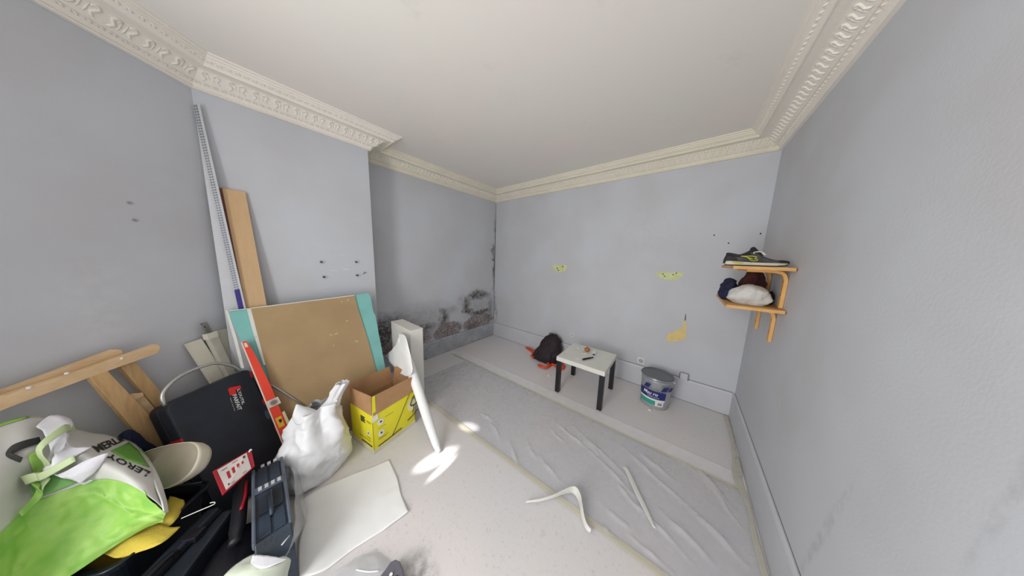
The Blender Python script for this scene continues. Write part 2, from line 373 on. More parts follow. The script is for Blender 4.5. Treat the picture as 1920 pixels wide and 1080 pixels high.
m_corn_dirty = mat('cornice_plaster_yellowed', (232, 226, 208), .7, var=.03, vscale=5, bump=.15, bscale=60)
def scroll_mesh(kind):
    # local frame: x along the wall, y up the band, z out of it
    parts = []
    if kind == 0:      # acanthus curl
        parts.append(tube_data([(-.014, -.034, -.002), (-.004, -.024, .001), (.006, -.008, .001), (-.004, .006, .001), (-.010, .018, .001), (0, .030, .001), (.012, .024, .001), (.010, .014, -.001)], [.003, .006, .0065, .006, .006, .0065, .006, .003], 5, 1))
        parts.append(tube_data([(.018, -.030, -.001), (.018, -.010, .001), (.018, .028, -.001)], [.002, .004, .002], 4, 1))
    else:              # small leaf
        parts.append(tube_data([(-.012, -.006, 0), (-.002, .002, .004), (.010, .007, .001)], [.001, .005, .001], 5, 1))
        parts.append(tube_data([(.004, -.006, 0), (.010, 0, .003), (.016, -.002, 0)], [.001, .0035, .001], 4, 0))
    V, Fc = join_data(parts); me = bpy.data.meshes.new('ornament'); me.from_pydata([tuple(v) for v in V], [], Fc)
    for p in me.polygons: p.use_smooth = True
    return me, V, Fc
curl_me, _, _ = scroll_mesh(0); curl_me.materials.append(m_corn)
_, LV, LF = scroll_mesh(1)
for i in range(6):
    A = [offset_pt(i, d) for d, h in PROF]; Bp = [offset_pt(i+1, d) for d, h in PROF]
    vs = [a+Vector((0, 0, ZC+PROF[k][1])) for k, a in enumerate(A)]+[b+Vector((0, 0, ZC+PROF[k][1])) for k, b in enumerate(Bp)]
    n = len(PROF); fs = [(k, (k+1) % n, n+(k+1) % n, n+k) for k in range(n)]+[tuple(range(n)), tuple(range(2*n-1, n-1, -1))]
    tr = tag(mesh('trim_%d' % (i+1), vs, fs, m_corn_dirty if i in (1, 2, 3) else m_corn), kind='structure')
    a = Vector(fp[i]+(0,)); b = Vector(fp[i+1]+(0,)); t = (b-a).normalized(); nn = Vector((-t.y, t.x, 0))
    def frame(s, d, h, dd, dh, sc_=1, sx=1):
        up = (nn*dd+Vector((0, 0, dh))).normalized(); out = t.cross(up); out = out if out.dot(nn) > 0 else -out
        m4 = Matrix((t*sx, up, out)).transposed().to_4x4(); m4.translation = a+t*s+nn*d+Vector((0, 0, ZC+h)); return m4
    Aw = (offset_pt(i, .09)-a).dot(t); Bw = (offset_pt(i+1, .09)-a).dot(t)
    per = .052 if i in (4, 5) else .050; N = max(1, int((Bw-Aw)/per))
    if i != 3:
        for k in range(N):
            s = Aw+(k+.5)*(Bw-Aw)/N
            o = bpy.data.objects.new('scroll_ornament', curl_me); C.objects.link(o); o.parent = tr
            o.matrix_world = frame(s, .085, .069, .055, .045, 1, -1 if (i in (4, 5) and k % 2) else 1)
            o.scale = o.scale*random.uniform(.92, 1.05)
    for (d, h, dd, dh, nm, pr) in ((.040, .036, .012, .012, 'leaf_band', .034), (.197, .113, .02, .014, 'ceiling_leaf_band', .036)):
        s0 = (offset_pt(i, d)-a).dot(t); s1 = (offset_pt(i+1, d)-a).dot(t); V = []; Fc = []
        N2 = max(1, int((s1-s0)/pr))
        for k in range(N2):
            m4 = frame(s0+(k+.5)*(s1-s0)/N2, d, h, dd, dh); b0 = len(V); V += [m4 @ Vector(v) for v in LV]; Fc += [tuple(q+b0 for q in f) for f in LF]
        o = mesh(nm, V, Fc, m_corn, tr, True); o['kind'] = 'stuff'
# ---------------------------------------------------------------- baseboards
HB = .262
m_caulk = mat('caulk_line', (112, 115, 122), .8); m_gap = mat('floor_gap', (54, 52, 50), .9)
def baseb(name, p, q, m):
    p = Vector(p+(0,)); q = Vector(q+(0,)); t = (q-p).normalized(); nn = Vector((-t.y, t.x, 0))
    pr = [(0, .004), (.018, .004), (.018, HB-.02), (.013, HB-.006), (.008, HB), (0, HB)]
    vs = [p+nn*d+Vector((0, 0, z)) for d, z in pr]+[q+nn*d+Vector((0, 0, z)) for d, z in pr]; n = len(pr)
    o = tag(mesh(name, vs, [(k, (k+1) % n, n+(k+1) % n, n+k) for k in range(n)]+[tuple(range(n)), tuple(range(2*n-1, n-1, -1))], m), kind='structure')
    for (z0, z1, d, nm, mm) in ((HB, HB+.005, .0015, 'caulk_line', m_caulk), (0, .004, .0175, 'floor_gap', m_gap)):
        prism(nm, [p+Vector((0, 0, z0)), q+Vector((0, 0, z0)), q+Vector((0, 0, z1)), p+Vector((0, 0, z1))], nn*d, mm, o)
baseb('baseboard_right', (XR, YF), (XR, D-.018), m_base)
baseb('baseboard_back', (XR-.018, D), (XL+.018, D), m_base)
baseb('baseboard_alcove', (XL, D), (XL, YE+.005), m_base_alc)
tag(prism('corner_crack', [(XL+.001, D-.004, HB+.01), (XL+.007, D-.004, HB+.01), (XL+.005, D-.004, 1.0), (XL+.007, D-.004, 2.2), (XL+.003, D-.004, 2.62), (XL+.001, D-.004, 2.62)], (0, .003, 0), m_gap), 'thin dark crack running up the mouldy back left corner', 'crack')
# ---------------------------------------------------------------- floor coverings
m_film = film('protective_film', (206, 207, 214), .38, .2)
m_film2 = film('film_overlap', (240, 240, 240), .72, .25)
m_tape = film('masking_tape', (212, 208, 180), .62, .4)
m_tape2 = film('masking_tape_pale', (214, 212, 198), .55, .35)
SEGS = [((950, 822), (985, 900)), ((985, 825), (1010, 868)), ((1028, 800), (1060, 835)), ((1038, 790), (1110, 850)), ((1075, 800), (1180, 900)), ((1110, 850), (1200, 940)),
        ((1165, 838), (1300, 960)), ((1150, 900), (1215, 975)), ((1190, 940), (1290, 1050)), ((1130, 950), (1190, 1000)), ((1010, 855), (1050, 905)), ((1280, 850), (1380, 960)),
        ((1230, 830), (1330, 905)), ((920, 790), (940, 830)), ((900, 775), (925, 790)), ((1120, 980), (1170, 1030)), ((1240, 960), (1340, 1060)), ((1300, 960), (1400, 1060)), ((1090, 820), (1130, 860)), ((1200, 850), (1260, 900)), ((1320, 900), (1400, 1000)), ((1175, 1000), (1260, 1075))]
SEG3 = [(Z(*a), Z(*b), random.uniform(.010, .020), random.uniform(.012, .02)) for a, b in SEGS]
def filmz(x, y):
    h = .004+.0012*noise.noise(Vector((x*9, y*9, 0)))+0.0022*max(0, fold(((x+y*.35)*1.0, (y-x*.2)*.5, 0), 7, 2, 2))
    for a, b, ht, wd in SEG3:
        ab = b-a; t = max(0, min(1, ((x-a.x)*ab.x+(y-a.y)*ab.y)/(ab.x**2+ab.y**2)))
        wob = .012*math.sin(t*7+a.x*9)
        dx = x-(a.x+ab.x*t)+wob; dy = y-(a.y+ab.y*t)
        d2 = dx*dx+dy*dy
        if d2 < 9*wd*wd: h += ht*math.sin(math.pi*min(max(t, .08), .92))*math.exp(-d2/(wd*wd))
    return h
pl, plr = Z(805, 755), Z(1240, 1080)            # lower tape line
def yl(x): return pl.y+(plr.y-pl.y)*(x-pl.x)/(plr.x-pl.x)
ua, ub = Z(845, 662), Z(1400, 925)
def yu(x): return ua.y+(ub.y-ua.y)*(x-ua.x)/(ub.x-ua.x)
def filmgrid(name, x0, x1, ya, yb, nx, ny, zf, m, label, cat, parent=None):
    vs = []; fs = []
    for i in range(nx+1):
        x = x0+(x1-x0)*i/nx
        for j in range(ny+1): y = ya(x)+(yb(x)-ya(x))*j/ny; vs.append((x, y, zf(x, y)))
    for i in range(nx):
        for j in range(ny): a = i*(ny+1)+j; fs.append((a, a+1, a+ny+2, a+ny+1))
    o = mesh(name, vs, fs, m, parent, True); tag(o, label, cat); return o
filmgrid('plastic_film', -2.5, XR-.03, yl, yu, 560, 170, filmz, m_film, 'wrinkled translucent plastic film taped over the middle of the floor', 'plastic sheet')
filmgrid('film_overlap', -2.85, XR-.025, yu, lambda x: yu(x)+.16, 120, 6, lambda x, y: .0065+.001*noise.noise(Vector((x*8, y*8, 2))), m_film2, 'pale milky film band running across the floor in front of the small table', 'plastic sheet')
def tape(x0, x1, yf, wd, z, m, label):
    return filmgrid('tape_strip', x0, x1, lambda x: yf(x)-wd/2, lambda x: yf(x)+wd/2, 60, 1, lambda x, y: z, m, label, 'tape')
tape(-2.45, .42, yl, .035, .0125, m_tape, 'yellowish masking tape strip along the near edge of the wrinkled plastic film')
tape(-2.80, XR-.03, yu, .024, .0125, m_tape, 'yellowish masking tape strip under the pale film band near the table')
# tape along the right wall
rows = []
for (pa, pb) in (((1356, 778), (1364, 779)), ((1367, 815), (1375, 814)), ((1373, 850), (1380, 850)), ((1374, 895), (1392, 900)), ((1398, 945), (1407, 945)), ((1408, 1000), (1419, 1000)), ((1418, 1040), (1431, 1040)), ((1428, 1080), (1441, 1080)), ((1446, 1150), (1458, 1150))):
    rows.append([Z(pa[0], pa[1], .012), Z(pb[0], pb[1], .012)])
for r in rows:
    r[1].x = min(r[1].x, XR-.022)
o = patch('tape_strip', rows, m_tape2, None, 5, .0015, 20, 1, .0008); tag(o, 'rumpled pale tape strip along the foot of the right wall', 'tape')
o = patch('tape_strip', [[Z(1378, 858, .014), Z(1385, 856, .014)], [Z(1384, 895, .014), Z(1393, 893, .014)]], m_tape2, None, 4, .001, 20, 2, .0008); tag(o, 'short loose bit of tape beside the right wall near the pale film band', 'tape')
# curled strip and narrow strip lying on the film
m_strip = mat('white_strip', (214, 213, 208), .5, var=.02)
cl = [(985, 943, 0.004, 0.006), (1010, 941, .012, .02), (1035, 935, .02, .03), (1055, 928, .02, .045), (1074, 926, .012, .065), (1084, 941, .006, .075), (1088, 962, .004, .07), (1092, 978, .006, .045), (1098, 992, .010, .03), (1106, 1000, .012, .022)]
rows = []
for (a, b, z0, hgt) in cl:
    p = Z(a, b, z0+.008); q_ = p+Vector((.004, .012, max(hgt*.8, .010))); rows.append([p, q_])
o = patch('curled_tape', rows, m_strip, None, 4, .001, 15, 3, .001); tag(o, 'curled white peeled strip of tape standing up from the near tape line', 'tape')
rows = [[Z(1167, 876, .02), Z(1171, 874, .02)], [Z(1173, 884, .020), Z(1179, 881, .021)], [Z(1191, 925, .02), Z(1199, 922, .021)], [Z(1209, 960, .02), Z(1216, 958, .021)], [Z(1224, 988, .018), Z(1230, 992, .02)]]
o = patch('tape_strip', rows, m_strip, None, 4, .001, 15, 4, .001); tag(o, 'narrow white loose strip lying on the wrinkled film right of the curled strip', 'tape')
def crumb(px, py, s, label, z=0.0):
    p = Z(px, py, z); rings = [(p+Vector((0, 0, s*.05)), Vector((s*.6, 0, 0)), Vector((0, s*.5, 0))), (p+Vector((0, 0, s*.4)), Vector((s, 0, 0)), Vector((0, s*.7, 0))), (p+Vector((0, 0, s*.8)), Vector((s*.3, 0, 0)), Vector((0, s*.3, 0)))]
    o = loft('paper_scrap', rings, m_white, None, 10, 2, s*.3, 60, px); tag(o, label, 'scrap')
crumb(1029, 705, .018, 'small crumpled white paper scrap on the floor before the backpack')
crumb(894, 735, .012, 'tiny white scrap on the bare floor behind the film', 0)
crumb(1218, 770, .02, 'white paper bit at the foot of the paint bucket')
# ---------------------------------------------------------------- back wall: torn patches, sockets, holes
m_patchg = mat('exposed_green_layer', (196, 204, 140), .8, rgb2=(210, 214, 170), vscale=30)
m_patchy = mat('exposed_yellow_layer', (226, 206, 140), .8, rgb2=(214, 192, 128), vscale=10)
def wallpoly(name, px, m, label, cat='patch', y=D, th=.003):
    pts = [Y(a, b, y) for a, b in px]; o = prism(name, pts, (0, -th, 0), m); tag(o, label, cat); return o
def arc(cx, cy, rx, ry, a0, a1, n=14): return [(cx+rx*math.cos(math.radians(a0+(a1-a0)*k/n)), cy+ry*math.sin(math.radians(a0+(a1-a0)*k/n))) for k in range(n+1)]
m_hole = mat('dark_hole', (50, 48, 46), .9)
g1 = wallpoly('wall_patch', arc(1050, 498, 13.5, 13, -5, 185)+[(1040, 497)], m_patchg, 'smaller half-moon of exposed green layer on the back wall, nearer the left corner')
for (a, b) in ((1045, 503), (1047, 507), (1055, 500)):
    prism('plug_hole', [Y(u, v, D-.003) for u, v in arc(a, b, 1.2, 1.2, 0, 330, 8)], (0, -.001, 0), m_hole, g1)
g2 = wallpoly('wall_patch', arc(1256, 510, 26, 16, 0, 178), m_patchg, 'larger half-moon of exposed green layer on the back wall, nearer the shelves')
for (a, b) in ((1243, 514), (1246, 518), (1262, 515), (1268, 512)):
    prism('plug_hole', [Y(u, v, D-.003) for u, v in arc(a, b, 1.2, 1.2, 0, 330, 8)], (0, -.001, 0), m_hole, g2)
wallpoly('wall_patch', [(1250, 640.5), (1251, 630), (1254, 625), (1268, 620), (1281, 613), (1281.5, 603), (1286, 600), (1286.5, 612), (1286, 634), (1280, 638), (1268, 640), (1258, 641)], m_patchy, 'torn yellow flag-shaped patch low on the back wall above the bucket')
wallpoly('wall_crack', [(1283.5, 601), (1285, 589), (1286.3, 589), (1286, 601)], mat('crack_grey', (90, 90, 92), .9), 'short dark crack rising from the torn yellow patch', 'crack')
for (a, b, lb) in ((1339, 441, 'dark nail hole in the back wall left of the top shelf'), (1366, 456, 'double nail hole in the back wall over the sneaker heel'), (1426, 438, 'nail hole high in the back wall by the right corner')):
    p = Y(a, b, D); prism('nail_hole', [p+Vector((.006*math.cos(t), 0, .008*math.sin(t))) for t in [k*.785 for k in range(8)]], (0, -.001, 0), m_hole); tag(bpy.context.scene.collection.objects[-1], lb, 'hole')
m_sock = mat('socket_plastic', (216, 217, 214), .4, var=.02)
p = Y(1202, 676, D); so = box('wall_socket', (p.x-.041, D-.012, p.z-.041), (p.x+.041, D, p.z+.041), m_sock, None, .003)
tag(so, 'square white wall socket on the back wall above the baseboard near the bucket', 'socket')
def ydisc(name, c, r, d, m, parent, r2=None, n=20):
    vs = [c+Vector((r*math.cos(2*math.pi*k/n), 0, r*math.sin(2*math.pi*k/n))) for k in range(n)]
    return prism(name, vs, (0, d, 0), m, parent)
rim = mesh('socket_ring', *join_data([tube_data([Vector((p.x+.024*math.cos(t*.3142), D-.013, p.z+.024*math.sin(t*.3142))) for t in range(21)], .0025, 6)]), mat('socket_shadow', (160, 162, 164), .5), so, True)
ydisc('socket_well', Vector((p.x, D-.012, p.z)), .022, -.001, mat('socket_well', (176, 178, 180), .5), so)
for dx in (-.009, .009): ydisc('socket_pin', Vector((p.x+dx, D-.0132, p.z)), .003, -.001, m_hole, so, n=8)
p = Y(1072.5, 628, D)
jb = box('junction_plate', (p.x-.03, D-.006, p.z-.03), (p.x+.03, D, p.z+.03), m_sock, None, .002); tag(jb, 'small white plate with crossed screws on the back wall behind the backpack', 'wall plate')
for s in (1, -1): prism('plate_cross', [Vector((p.x+a*.02, D-.006, p.z+b*.02*s)) for a, b in ((-1, -.8), (-.8, -1), (1, .8), (.8, 1))], (0, -.002, 0), mat('plate_grey', (150, 152, 154), .5), jb)
# small notch cover in the baseboard line
p = Y(1282, 707, D)
nb = box('cable_outlet', (p.x-.035, D-.030, p.z-.02), (p.x+.035, D, p.z+.055), m_base, None, .003); tag(nb, 'small grey painted cable outlet box set on the baseboard top right of the bucket', 'outlet')
mesh('outlet_edge', *tube_data([Vector((p.x-.04, D-.028, p.z-.02)), Vector((p.x-.04, D-.028, p.z+.055)), Vector((p.x-.03, D-.028, p.z+.062)), Vector((p.x+.03, D-.028, p.z+.062)), Vector((p.x+.04, D-.028, p.z+.055)), Vector((p.x+.04, D-.028, p.z-.02))], .004, 6), mat('outlet_edge', (150, 152, 156), .6), nb, True)
# chimney: four wall plugs
m_scr = mat('screw_metal', (96, 96, 96), .4, .7)
for k, (a, b, lb) in enumerate(((602, 491, 'upper left'), (667, 491, 'upper right'), (607, 519, 'lower left'), (669, 516, 'lower right'))):
    p = X(a, b, XC); r = empty('screw', p, 'small dark screw sticking out of the chimney breast, %s of the four' % lb, 'screw', 'screws in the chimney breast')
    tube('shank', [p+Vector((0, 0, 0)), p+Vector((.022, 0, -.001))], .004, m_scr, r, 8)
    tube('screw_head', [p+Vector((.022, 0, -.001)), p+Vector((.026, 0, -.001))], .009, m_scr, r, 10)
    tube('wall_plug', [p+Vector((0, 0, 0)), p+Vector((.003, 0, 0))], .010, mat('plug_grey', (120, 120, 122), .6), r, 10)
# ---------------------------------------------------------------- small table and the things on it
tc_ = Vector((-.822, 2.515, 0)); ta = math.radians(1.5); tx = Vector((math.cos(ta), math.sin(ta), 0)); ty = Vector((-tx.y, tx.x, 0)); zz_ = Vector((0, 0, 1))
m_top = mat('table_top_grey', (224, 225, 216), .35, var=.04, vscale=7); m_edge = mat('table_edge', (222, 221, 212), .4, var=.03); m_leg = mat('black_leg', (22, 20, 24), .35)
tb = empty('side_table', tc_, 'low square side table with pale worn top and black legs', 'table')
h = .275
obox('tabletop', tc_-tx*h-ty*h+zz_*.40, tx*2*h, ty*2*h, zz_*.048, m_edge, tb, .002)
obox('top_surface', tc_-tx*(h-.002)-ty*(h-.002)+zz_*.448, tx*2*(h-.002), ty*2*(h-.002), zz_*.002, m_top, tb)
for sx in (-1, 1):
    for sy in (-1, 1):
        q0 = tc_+tx*sx*(h-.028)+ty*sy*(h-.028); obox('leg', q0-tx*.025-ty*.025, tx*.05, ty*.05, zz_*.40, m_leg, tb, .001)
TZ = .45
p = Z(1101, 656, TZ+.02); m_onion = mat('onion_skin', (190, 122, 66), .35, rgb2=(150, 84, 40), vscale=20, stretch=(1, 1, .2))
on = empty('onion', p-Vector((0, 0, .02)), 'brown onion on the small table beside the white cup', 'onion')
lathe('bulb', [(.001, -.026), (.014, -.024), (.030, -.012), (.036, 0), (.033, .012), (.020, .024), (.008, .030), (.004, .036)], (p.x, p.y, TZ+.026), m_onion, on, 20)
tube('onion_neck', [(p.x, p.y, TZ+.055), (p.x+.004, p.y, TZ+.066), (p.x+.012, p.y, TZ+.07)], [.005, .004, .002], mat('onion_dry', (204, 160, 104), .6), on, 6)
p = Z(1113, 667, TZ); cp = empty('plastic_cup', p, 'small white printed plastic cup on the table', 'cup')
lathe('cup_body', [(.018, 0), (.026, .045), (.0275, .046), (.0275, .049), (.0245, .049), (.017, .004), (.001, .004)], (p.x, p.y, TZ+.001), m_white, cp, 24)
def cylpatch(name, c, r0, r1, z0, z1, a0, a1, m, parent, n=10, sk=0.0, th=.0006):
    vs = []; fs = []
    for k in range(n+1):
        for (rr, zz) in ((r0, z0), (r1, z1)):
            a = a0+(a1-a0)*k/n+(sk if zz == z1 else 0); vs.append((c[0]+rr*math.cos(a), c[1]+rr*math.sin(a), c[2]+zz))
    for k in range(n): fs.append((2*k, 2*k+2, 2*k+3, 2*k+1))
    o = mesh(name, vs, fs, m, parent, True); return o
m_navy = mat('navy_print', (28, 38, 112), .4, var=.03)
cylpatch('cup_print', (p.x, p.y, TZ), .0215, .0242, .014, .034, -1.9, -.6, m_navy, cp)
m_blk = mat('black_plastic', (24, 25, 28), .4)
a, b = Z(1092, 674, TZ+.01), Z(1112, 670, TZ+.01); ct = empty('box_cutter', (a+b)/2-Vector((0, 0, .01)), 'black handled cutter lying on the small table', 'knife')
tube('handle', [a, a*.7+b*.3, a*.4+b*.6, b], [.012, .016, .015, .010], m_blk, ct, 8, 2, .7)
c_ = Z(1076, 672, TZ+.008); tube('blade', [c_, a], [.002, .004], m_white, ct, 6, 0, .3)
cb = tube('string_loop', [Z(1085, 655, TZ+.004), Z(1092, 653, TZ+.004), Z(1098, 657, TZ+.004), Z(1090, 661, TZ+.004), Z(1097, 664, TZ+.004), Z(1104, 663, TZ+.004)], .0025, m_white, None, 6, 4); tag(cb, 'thin white looped string lying on the small table left of the onion', 'string')
for (u, v, lb) in ((1084, 654, 'white plastic clip at the far left of the table top'), (1098, 664, 'white plastic clip between the onion and the cutter')):
    p = Z(u, v, TZ+.001); o = obox('plastic_clip', p-Vector((.012, .006, 0)), (.024, .004, 0), (-.002, .012, 0), (0, 0, .010), m_white, None, .003); tag(o, lb, 'clip')
# ---------------------------------------------------------------- paint bucket
bc = Vector((-.125, 2.815, 0)); m_met = mat('galvanised_metal', (172, 175, 180), .35, .35, var=.05, vscale=6); m_lid = mat('lid_metal', (118, 120, 128), .35, .5, var=.05, vscale=12)
bk = empty('paint_bucket', bc, 'large grey metal paint bucket with blue and green label by the wall', 'bucket')
lathe('bucket_body', [(.134, .0), (.137, .004), (.137, .012), (.142, .16), (.147, .30), (.150, .31), (.147, .32), (.147, .335)], bc, m_met, bk, 48)
lathe('lid', [(.146, .33), (.154, .331), (.157, .338), (.157, .350), (.152, .356), (.146, .354), (.141, .346), (.001, .344)], bc, m_lid, bk, 48)
tube('lid_ring', [bc+Vector((.155*math.cos(t*.1571), .155*math.sin(t*.1571), .343)) for t in range(41)], .006, mat('ring_bright', (205, 207, 210), .25, .7), bk, 6)
view = math.atan2(-bc.y, -bc.x)          # side that faces the camera
def br(z): return .1385+.0295*z/.3
def cp_(name, z0, z1, u0, u1, m, sk=0.0, e_=.0012): cylpatch(name, bc, br(z0)+e_, br(z1)+e_, z0, z1, view+u0, view+u1, m, bk, 14, sk)
m_teal = mat('teal_print', (44, 158, 138), .4, var=.03)
cp_('label_blue', .125, .215, -1.05, .66, m_navy)
cp_('label_teal', .055, .105, -1.0, .08, m_teal)
cp_('label_white_band', .105, .127, -1.05, .66, m_white, 0, .0016)
cp_('label_white', .045, .105, .08, .62, m_white)
for (u, wd) in ((-.72, .3), (.30, .34), (.72, .3)): cp_('label_chevron', .235, .285, u, u+wd, m_navy, .14)
def btext(s, u0, u1, z0, z1, m, shear=0.0, e_=.0024, bold=True):
    def fn(a, b): zz = z0+(z1-z0)*b; an = view+u0+(u1-u0)*a; r = br(zz)+e_; return Vector((bc.x+r*math.cos(an), bc.y+r*math.sin(an), zz))
    return text_on('label_lettering', s, fn, m, bk, bold, shear)
btext('Mau ro', -.72, .18, .165, .205, m_white, .25)
btext('Hydroplus', -.45, .28, .138, .156, m_white, .2, bold=False)
m_dkprint = mat('dark_print', (60, 60, 70), .5)
btext('peinture', -.38, .2, .238, .256, m_dkprint, .3, bold=False)
for k in range(9):
    cp_('barcode_bar', .06, .09, .25+k*.028, .25+k*.028+(.014 if k % 2 else .02), m_dkprint, 0, .002)
hn = []
for k in range(13):
    t = math.pi*k/12; v = Vector((math.cos(view+math.pi/2)*math.cos(t), math.sin(view+math.pi/2)*math.cos(t), 0))*.16
    back = Vector((math.cos(view+math.pi), math.sin(view+math.pi), 0))
    hn.append(bc+v+Vector((0, 0, .305-.10*math.sin(t)))-back*(.0+.145*math.sin(t))*-1)
tube('handle', hn, .003, m_met, bk, 6)
for s in (1, -1): q0 = bc+Vector((math.cos(view+s*math.pi/2), math.sin(view+s*math.pi/2), 0))*.147+Vector((0, 0, .305)); tube('handle_ear', [q0, q0+Vector((math.cos(view+s*math.pi/2), math.sin(view+s*math.pi/2), 0))*.016], .012, mat('ear_white', (210, 212, 214), .4), bk, 10)
# ---------------------------------------------------------------- backpack
m_bp = mat('backpack_fabric', (44, 32, 38), .75, var=.25, vscale=14, bump=.5, bscale=45); m_or = mat('orange_webbing', (232, 74, 22), .6, var=.12, vscale=25)
bp0 = Vector((-1.56, 2.93, 0)); bpk = empty('backpack', bp0, 'dark purple-black backpack with orange straps slumped against the back wall', 'backpack')
ex = Vector((1, .04, 0)); ey = Vector((0, 1, 0))
loft('bag_body', [(bp0+Vector((.0, -.03, .004)), ex*.17, ey*.11), (bp0+Vector((0, -.03, .05)), ex*.19, ey*.12), (bp0+Vector((.01, -.01, .16)), ex*.18, ey*.12), (bp0+Vector((.015, .02, .27)), ex*.155, ey*.11), (bp0+Vector((.02, .05, .35)), ex*.11, ey*.08), (bp0+Vector((.02, .07, .395)), ex*.05, ey*.04)], m_bp, bpk, 40, 5, .035, 9, 3)
loft('front_pocket', [(bp0+Vector((-.02, -.15, .012)), ex*.11, ey*.035), (bp0+Vector((-.02, -.15, .08)), ex*.13, ey*.045), (bp0+Vector((-.01, -.115, .17)), ex*.11, ey*.04), (bp0+Vector((0, -.08, .23)), ex*.05, ey*.02)], m_bp, bpk, 28, 4, .02, 14, 5)
loft('side_flap', [(bp0+Vector((-.17, -.10, .01)), ex*.06, ey*.06), (bp0+Vector((-.15, -.08, .10)), ex*.07, ey*.06), (bp0+Vector((-.11, -.02, .20)), ex*.05, ey*.05)], m_bp, bpk, 24, 4, .02, 14, 6)
tube('haul_loop', [bp0+Vector((-.03, .04, .385)), bp0+Vector((-.03, .03, .42)), bp0+Vector((.03, .03, .425)), bp0+Vector((.05, .05, .385))], .007, m_bp, bpk, 6, 4)
random.seed(3)
for k, pts in enumerate((((994, 655), (1000, 645), (1010, 640), (1018, 650), (1005, 660), (996, 666), (1004, 670), (1014, 668)), ((998, 660), (1006, 668), (1012, 676), (1024, 678), (1030, 686), (1016, 688), (1008, 684)),
                         ((1010, 684), (1024, 689), (1036, 683), (1044, 688), (1052, 682), (1058, 690)), ((1044, 684), (1054, 692), (1059, 686), (1052, 678)), ((1018, 655), (1024, 660), (1020, 670), (1014, 662)), ((996, 652), (1003, 664), (999, 671)))):
    P = [Z(a, b, .020+.02*((i*37+k*11) % 5)/5) for i, (a, b) in enumerate(pts)]; P = [Vector((q_.x, min(q_.y, 2.99), q_.z)) for q_ in P]
    tube('orange_strap', P, .017, m_or, bpk, 8, 4, .35)
# ---------------------------------------------------------------- bentwood shelves on the right wall
m_birch = wood('birch_shelf', (196, 146, 82), (214, 168, 104), (6, 2, 30)); m_bent = wood('bentwood', (206, 152, 82), (220, 172, 104), (2, 2, 2)); m_edgewood = mat('ply_edge', (120, 74, 40), .6)
def shelf(y0, y1, zt, dep, br_y, label, arm=.2, legh=.24):
    s = empty('wall_shelf', (XR, (y0+y1)/2, zt), label, 'shelf', 'bentwood shelves on the right wall')
    box('shelf_board', (XR-dep, y0, zt-.022), (XR-.002, y1, zt), m_birch, s, .001)
    box('board_edge', (XR-.006, y0-.001, zt-.021), (XR-.002, y0+.0, zt-.001), m_edgewood, s)
    for by in br_y:
        pts = [Vector((XR-arm, by, zt-.031)), Vector((XR-.10, by, zt-.031)), Vector((XR-.06, by, zt-.033)), Vector((XR-.028, by, zt-.045)), Vector((XR-.013, by, zt-.08)), Vector((XR-.011, by, zt-.12)), Vector((XR-.011, by, zt-legh))]
        cs = catmull(pts, 4); vs = []; fs = []
        for i, c in enumerate(cs):
            t = (cs[min(i+1, len(cs)-1)]-cs[max(i-1, 0)]).normalized(); nrm = Vector((t.z, 0, -t.x))
            for (a_, b_) in ((-.009, -.016), (.009, -.016), (.009, .016), (-.009, .016)): vs.append(c+nrm*a_+Vector((0, b_, 0)))
        for i in range(len(cs)-1):
            for k in range(4): fs.append((i*4+k, i*4+(k+1) % 4, i*4+4+(k+1) % 4, i*4+4+k))
        fs += [(0, 1, 2, 3), tuple(len(vs)-4+k for k in range(4))]
        bo = mesh('bracket', vs, fs, m_bent, s)
        for zz in (zt-.10, zt-.19): tube('bracket_screw', [Vector((XR-.021, by, zz)), Vector((XR-.018, by, zz))], .005, m_scr, bo, 8)
    return s
ZS1 = 1.592; ZS2 = X(1476, 584, XR-.0).z
shelf(2.17, 2.86, ZS1, .285, (2.30, 2.68), 'upper bentwood wall shelf carrying the sneaker', .2, .28)
shelf(2.20, 2.90, ZS2, .285, (2.38, 2.78), 'lower bentwood wall shelf carrying the white cloth bag and clothes', .2, .26)
